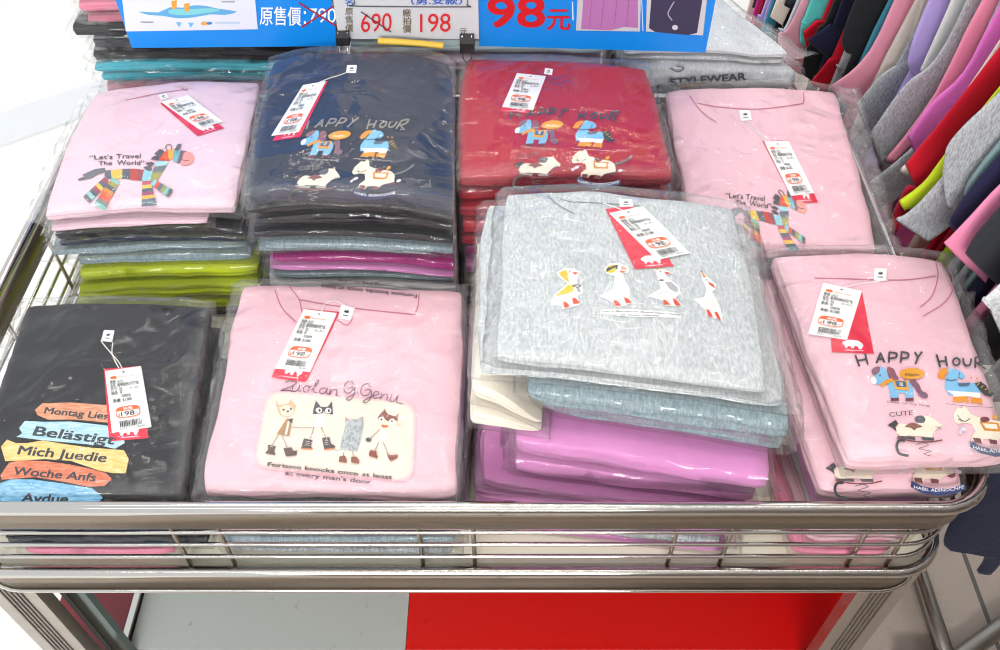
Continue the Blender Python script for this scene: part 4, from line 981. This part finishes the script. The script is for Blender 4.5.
sign('price_poster', 'blue poster with a water picture and a crossed-out 790 price', 'poster', ((132, 48), (338, 46)), 1.09, SY, '#138cec',
     [('printed_picture', sea), ('printed_lettering', lambda d: (d.text('原售價：', (260, 23.5), (306, 24), 20, '#ffffff', .012, up=(0, -14.8)), d.text('790', (309, 22.5), (336, 22.5), 20, '#ffffff', -.01, up=(0, -15)), d.stroke([(299, 3), (338, 27)], 1.6, '#a8142a'), d.stroke([(302, 27), (337, 4)], 1.6, '#a8142a')))])
def cardtext(d):
    for i, c in enumerate('原售價'): d.text(c, (345.2, 14.5 + i * 8.3), (353, 14.5 + i * 8.3), 7, '#6b5a3c', .01, up=(0, -6))
    for i, c in enumerate('廠拍價'): d.text(c, (402.5, 16 + i * 8), (411, 16 + i * 8), 7, '#6b5a3c', .01, up=(0, -6))
    d.text('元', (459.5, 34), (467, 34), 6, '#5b4a34', .01, up=(0, -5.2)); d.text('名', (345, 5.5), (353, 5.5), 7, '#1f6ec8', .01, up=(0, -6.5))
    d.text('690', (361, 32), (391.5, 31), 19, '#dc2430', -.008, up=(0, -19)); d.stroke([(361, 12), (391, 32)], 1.1, '#3a3030')
    d.text('198', (420, 32), (450.5, 31.5), 19, '#dc2430', -.008, up=(0, -19))
    d.text('（男.女款）', (411, 4), (462, 4), 6, '#1f58c8', .02, up=(0, -5))
    d.stroke([(354, -6), (354.5, 4), (358, 6.3), (462, 7), (467, 5), (468, -6)], 1.1, '#55555e', 3)
sign('price_card', 'pale grey price card in a clear sleeve reading 690 and 198', 'price card', ((339, 39), (479, 39)), 1.00, SY - .008, '#d6d8de', [('printed_lettering', cardtext)], .003)
def garments(d):
    d.poly([(578, -10), (641, -10), (640, 31.5), (576, 30.5)], '#c9ccd4'); d.poly([(584, -10), (638, -10), (638, 28), (624, 27), (610, 30.5), (581, 29)], '#b878b6', 0)
    for x in (592, 604, 617, 629): d.stroke([(x, 0), (x - 3, 27)], .7, '#9e62a0')
    d.poly([(647, -10), (708, -10), (703, 35.5), (646, 31.5)], '#cfd0d4'); d.poly([(652, -10), (704, -10), (697, 33), (688, 35), (655, 32), (649, 28)], '#3c3856')
    d.ell((675, 27.5), 3, 2.6, '#cfcfda', 10); d.stroke([(672, 20), (668, 14), (671, 7), (674, 2)], 1.2, '#b9b6c8', 3); d.stroke([(641.5, -5), (643, 31)], .7, '#e8f2fa')
sign('price_poster', 'blue poster with a big red 98 price and two garment pictures', 'poster', ((479, 46), (705.5, 52.5)), 1.09, SY, '#138cec',
     [('printed_picture', garments), ('printed_lettering', lambda d: (d.text('98', (488.5, 26.5), (544, 26.5), 34, '#d3101c', .03, up=(0, -31)), d.text('元', (547, 28), (570, 28), 20, '#d3101c', .022, up=(0, -17.5)), d.stroke([(572.5, 2), (573, 20)], 1.2, '#dff0fb')))])
def clip(px, py0, py1, w, label):
    a, b = PY(px - w / 2, py0, SY - .018), PY(px + w / 2, py1, SY - .018)
    root = thing('binder_clip', label, 'binder clip', ((a.x + b.x) / 2, SY - .012, b.z), 'clips joining the price signs')
    m = MB(); x0, x1, z0, z1 = a.x, b.x, b.z, a.z; mid = (z0 + z1) / 2
    prof = [(SY - .014, z1), (SY - .024, mid + .004), (SY - .026, z0 + .002), (SY + .010, z0), (SY + .012, mid), (SY + .006, z1), (SY + .004, z1), (SY + .009, mid), (SY + .007, z0 + .004), (SY - .022, z0 + .006), (SY - .020, mid + .004), (SY - .0115, z1)]
    n = len(prof); V = [(x0, y, z) for y, z in prof] + [(x1, y, z) for y, z in prof]
    m.add(V, [(i, (i + 1) % n, n + (i + 1) % n, n + i) for i in range(n)], flat('#1c1d20', .3)); m.build('clip_body', root, False)
    m = MB(); xm = (x0 + x1) / 2
    m.tube([(xm - .007, SY - .015, z1), (xm - .006, SY - .027, z0 - .006), (xm, SY - .029, z0 - .013), (xm + .006, SY - .027, z0 - .006), (xm + .007, SY - .015, z1)], .0012, CHR, n=6); m.build('wire_handle', root)
clip(343, 33, 44, 15, 'black binder clip at the left end of the grey price card')
clip(467, 36, 52, 15, 'black binder clip at the right end of the grey price card')
yh = thing('plastic_hanger', 'yellow plastic hanger arm poking out under the grey price card', 'hanger', PY(425, 46, SY - .03))
m = MB(); m.tube([PY(*p, SY - .03) for p in smooth_path([(378, 41), (400, 42), (425, 44), (440, 45.5), (443, 46)], 5)], .0055, flat('#e2bb45', .4), n=12, rz=.0045); m.build('arm', yh)

# ------------------------------------------------------------------ rack of hanging t-shirts
rack = thing('garment_rack', 'chrome garment rack with floor tubes standing right of the cart', 'garment rack', (.80, 1.15, 0))
RX, RZ = .80, 1.36
m = MB(); m.tube([(RX, .40, RZ), (RX, 2.0, RZ)], .0125, chrome('#b9b5b0', .2)); m.build('hanging_rail', rack)
for y in (.42, 1.98):
    m = MB(); m.tube([(RX, y, .03), (RX, y, RZ)], .014, chrome('#8f8b86', .3)); m.build('post', rack)
pa, pb = PZ(918, 590, .03), PZ(945, 660, .03)
m = MB(); m.tube([(.785, 1.98, .03), (.785, .74, .03), (.785, .45, .03)], .0155, chrome('#8f8b86', .3)); m.build('foot_tube', rack)
m = MB(); m.tube([(.70, .60, .03), (.80, .60, .03), (1.1, .78, .03)], .0155, chrome('#8f8b86', .3)); m.build('foot_tube', rack)
m = MB(); m.tube([(.785, .42, .03), (RX, .42, .03)], .0155, chrome('#8f8b86', .3)); m.build('foot_tube', rack)

def to_xz(px, py, y): v = PY(px, py, y); return Vector((v.x, v.z))
def loft(secs, y, th, seed, n=16):
    """flattened cloth tube through (outer,inner) pairs in the xz plane at y"""
    V, Fc = [], []; N = len(secs)
    for i, (A, B) in enumerate(secs):
        c = (A + B) / 2; hw = (A - B) / 2; L = hw.length
        for k in range(n):
            a = 2 * math.pi * k / n; cu = math.copysign(abs(math.cos(a)) ** .7, math.cos(a)); su = math.copysign(abs(math.sin(a)) ** .45, math.sin(a))
            p = c + hw * cu; wv = .0035 * nz(p.x * 22, p.y * 14, seed + y * 3) * (1 if i else .3)
            V.append((p.x, y - su * th * (1 + .25 * nz(i * .7, k * .5, seed)) + wv, p.y))
    for i in range(N - 1):
        for k in range(n): Fc.append((i * n + k, i * n + (k + 1) % n, (i + 1) * n + (k + 1) % n, (i + 1) * n + k))
    Fc.append(tuple(range(n))[::-1])
    # turned-in hem at the cuff
    A, B = secs[-1]; pc = (secs[-2][0] + secs[-2][1]) / 2; d = (pc - (A + B) / 2)
    d = d.normalized() * min(.02, d.length) if d.length > 1e-6 else Vector((0, .01))
    b0 = len(V)
    for k in range(n):
        v = V[(N - 1) * n + k]; c = (A + B) / 2
        V.append((c.x + (v[0] - c.x) * .86 + d.x, y + (v[1] - y) * .6, c.y + (v[2] - c.y) * .86 + d.y))
    for k in range(n): Fc.append(((N - 1) * n + k, (N - 1) * n + (k + 1) % n, b0 + (k + 1) % n, b0 + k))
    Fc.append(tuple(b0 + k for k in range(n)))
    return V, Fc
def dens(pts, m):
    """resample section pairs smoothly"""
    a = smooth_path([tuple(p[0]) for p in pts], m); b = smooth_path([tuple(p[1]) for p in pts], m)
    return [(Vector(x), Vector(y)) for x, y in zip(a, b)]
def hanging(label, mat, y, cuff, mids=(), th=.0042, body=True, hem=.62, start=None, bodyx=.64, seed=0, short=False):
    cx = RX
    root = thing('hanging_tshirt', label, 't-shirt', (cx, y, RZ - .12), 'tops hanging on the garment rack')
    A0, B0 = (Vector((.63, 1.17)), Vector((.675, .99))) if start is None else start
    if short: A0, B0 = Vector((.66, 1.13)), Vector((.69, .98))
    mids = sorted(mids, key=lambda q: q[0][1])
    secs = [(A0, B0)] + [(to_xz(*a, y), to_xz(*b, y)) for a, b in mids] + [(to_xz(*cuff[0], y), to_xz(*cuff[1], y))]
    V, Fc = loft(dens(secs, 6), y, th, seed); obj('sleeve', V, Fc, mat, root)
    # the far sleeve mirrors a plain short one
    s2 = dens([(Vector((2 * cx - .63, 1.17)), Vector((2 * cx - .675, .99))), (Vector((2 * cx - .525, .98)), Vector((2 * cx - .64, .91)))], 4)
    V, Fc = loft(s2, y, th, seed + 1); obj('sleeve', V, Fc, mat, root)
    if body:
        bx = bodyx; P = []
        for z, x0 in ((1.225, .74), (1.20, .695), (1.16, .64), (1.05, .645), (.97, .65), (.8, .625), (hem + .05, .610), (hem, .610)):
            P.append((Vector((x0 + (bx - .64), z)), Vector((2 * cx - x0, z))))
        V, Fc = loft(P, y, th * .8, seed + 2, 20); obj('torso', V, Fc, mat, root)
    m = MB(); m.tube([(cx + .0165 * math.cos(math.radians(a)), y, RZ + .0165 * math.sin(math.radians(a))) for a in range(-35, 200, 20)] + [(cx - .012, y, RZ - .018), (cx, y, RZ - .05), (cx, y, 1.20)], .0018, CHR, n=6); m.build('hanger_hook', root)
    return root
HE = heather('#8b9095', '#c2c5c8', (900, 900, 150)); HE2 = heather('#a3a6ab', '#c6c9cc', (900, 900, 150)); LACE = heather('#c3c6cb', '#eceef0', (260, 260, 160))
f_ = lambda h: fabric(h)
G = [
 ('pale blush top, farthest back on the rack', f_('#eed5d2'), 1.95, ((744, 26), (756, 30)), (((750, 0), (762, 2)),)),
 ('black top behind the magenta sleeve at the far end of the rack', f_('#222226'), 1.92, ((752, 7), (766, 10)), ()),
 ('magenta top with thin sleeve at the far end of the rack', f_('#d12a8e'), 1.89, ((749, 32), (760, 36)), (((754, 10), (766, 14)),)),
 ('dark red top beside the magenta sleeve far back', f_('#9c1428'), 1.86, ((753, 36), (764, 41)), (((758, 12), (772, 14)),)),
 ('lavender short-sleeved top near the far end of the rack', f_('#c3b3ea'), 1.83, ((757.5, 14.5), (777, 21)), (((766, 0), (784, 2)),)),
 ('lavender top with drooping sleeve above the teal one', f_('#b5a3e0'), 1.80, ((774, 38), (786, 44)), (((764, 18), (780, 20)),)),
 ('deep teal top with sleeve against the grey stack', f_('#3e93ad'), 1.77, ((748, 58), (778, 80)), (((757, 30), (778, 42)), ((766, 18), (784, 24)))),
 ('black top hanging right of the deep teal sleeve', f_('#1f2126'), 1.74, ((766, 74), (790, 92)), (((770, 40), (790, 50)),)),
 ('dark red top hanging behind the pale pink folded sleeve', f_('#8e1226'), 1.71, ((782, 78), (797, 90)), (((784, 42), (797, 48)),)),
 ('cream top with rolled sleeve far back', f_('#ece4d4'), 1.69, ((774, 9), (783, 27)), (((778, -4), (792, 4)),)),
 ('dark navy top between the cream and pale blue ones', f_('#23283e'), 1.67, ((784, 5), (798, 11)), ()),
 ('pale blue-grey top with narrow sleeve edge', f_('#c6d3dc'), 1.65, ((778, 28), (787, 31)), (((794, 8), (802, 14)),)),
 ('light pink top with folded sleeve behind the aqua one', f_('#f0a8ba'), 1.625, ((787, 66), (802, 75)), (((778, 35), (808, 50)), ((799, 6), (820, 14)))),
 ('aqua turquoise top near the far end of the rack', f_('#5fd6cf'), 1.60, ((800, 42), (808, 48)), (((801.5, 21), (818, 26)), ((810, 2), (834, 6)))),
 ('bright red top beside the aqua sleeve', f_('#d0142a'), 1.575, ((803.5, 33), (807, 49)), (((815, 22), (826, 30)), ((836, -4), (848, 2)))),
 ('black top with long sleeve behind the dark navy sleeve', f_('#232529'), 1.54, ((801, 73), (812, 80)), (((806, 50), (824, 58)), ((818, 28), (836, 36)), ((834, 0), (850, 6)))),
 ('dark navy top with wide sleeve over the red one', f_('#20243f'), 1.505, ((807.5, 39.5), (829, 59)), (((830, 24), (848, 44)), ((837, 13), (864, 30)))),
 ('crimson red top below the charcoal sleeve', f_('#c4132b'), 1.47, ((810, 83), (829, 90)), (((828, 60), (852, 72)), ((852, 30), (882, 38)))),
 ('grey marl top with small cuff under the charcoal sleeve', HE2, 1.435, ((836, 64), (844, 71)), (((848, 53), (862, 60)),)),
 ('charcoal top with wide flat sleeve', f_('#2a2c2f'), 1.4, ((845, 52), (886, 64)), (((849, 13), (888, 36)),)),
 ('teal top showing a narrow strip beside the charcoal sleeve', f_('#4a98ac'), 1.365, ((888, 30), (893, 33)), ()),
 ('pink top with the big sleeve overhanging the pink zebra shirt', f_('#f0a1b9'), 1.33, ((827.5, 88), (853, 112)), (((880, 32), (902, 58)),)),
 ('beige top between the big pink and grey sleeves', f_('#e0d3c8'), 1.29, ((884, 67), (894, 76)), (((910, 34), (920, 44)),)),
 ('heather grey top beside the big pink sleeve', HE, 1.25, ((855.5, 104), (871, 142)), (((880, 76), (906, 112)), ((925, 30), (948, 66)))),
 ('light lavender top between the two heather grey sleeves', f_('#bba6e4'), 1.205, ((911, 72), (918, 78)), (((914, 36), (936, 52)),)),
 ('off-white top behind the second heather grey sleeve', f_('#dcdcda'), 1.165, ((920, 70), (930, 82)), (((938, 30), (962, 48)),)),
 ('heather grey top second from the big pink sleeve', HE, 1.12, ((869.5, 134), (882, 175)), (((905, 84), (928, 126)), ((945, 44), (965, 80)))),
 ('pink top with long narrow sleeve beside the magenta one', f_('#ee93ac'), 1.08, ((884.5, 161), (892, 163)), (((935, 93), (947, 108)),)),
 ('orchid pink top with long narrow sleeve', f_('#ea79cf'), 1.04, ((908, 137), (915.5, 156)), (((930, 105), (948, 128)), ((972, 58), (990, 78)))),
 ('grey marl top with cuff below the orchid sleeve', HE, 1.06, ((862, 188), (890, 205)), (((905, 154), (922, 176)), ((952, 104), (974, 122)))),
 ('cream top with thin sleeve edge beside the red one', f_('#e4d8cc'), 0.98, ((900, 171), (907, 176)), (((945, 122), (960, 138)),)),
 ('red top with long sleeve beside the lime one', f_('#c4162c'), .94, ((905.5, 166), (916.5, 190)), (((936, 128), (958, 160)), ((972, 82), (996, 118)))),
 ('dark red top with lower sleeve under the lime one', f_('#a5132a'), .92, ((888, 230), (895, 235)), (((906, 188), (918, 198)), ((926, 186), (942, 198)), ((964, 140), (986, 160)))),
 ('lime green top with long sleeve', f_('#c3d62a'), .90, ((899.5, 202), (904, 209.5)), (((922, 184), (940, 196)), ((958, 138), (982, 160)))),
 ('heather grey top with lower sleeve under the lime one', HE, .875, ((896, 219), (928, 241)), (((930, 190), (962, 216)),)),
 ('heather grey top with turned-up cuff beside the big navy one', HE, .85, ((946.5, 206), (958, 210)), (((943.5, 164), (972, 196)), ((968, 122), (1000, 156)))),
 ('teal-grey top edge between the grey and the big navy one', f_('#7f9a9c'), .83, ((964, 196), (970, 198)), (((984, 160), (1000, 172)),)),
 ('big navy top with wide sleeve right of the grey cuffs', f_('#262744'), .815, ((948, 224), (985, 262)), (((985, 170), (1040, 215)),)),
 ('pink top with pointed sleeve over the charcoal one at right', f_('#ee90b4'), .785, ((944, 243), (986, 282)), (((970, 217), (1012, 240)),)),
 ('charcoal top nearest the pink pointed sleeve', f_('#33363b'), .76, ((965, 253), (1004, 290)), (((1000, 205), (1050, 250)),)),
 ('pale grey lace-textured top with frilled cuff at right edge', LACE, .70, ((984, 296), (1010, 356)), (((1000, 283), (1050, 320)),)),
]
for i, (lb, mt, y, cuff, mids) in enumerate(G):
    hanging(lb, mt, y, cuff, mids, seed=i * 1.7, hem=.60 if y > .9 else .66)
hanging('dark navy long top hanging low past the cart corner', fabric('#1d2136'), .565, ((977, 571), (991, 573)), (((1010, 420), (1080, 440)), ((962, 500), (1060, 520)), ((944, 545), (1010, 552)), ((982, 553), (1004, 556))), seed=91, hem=.55, bodyx=.70)
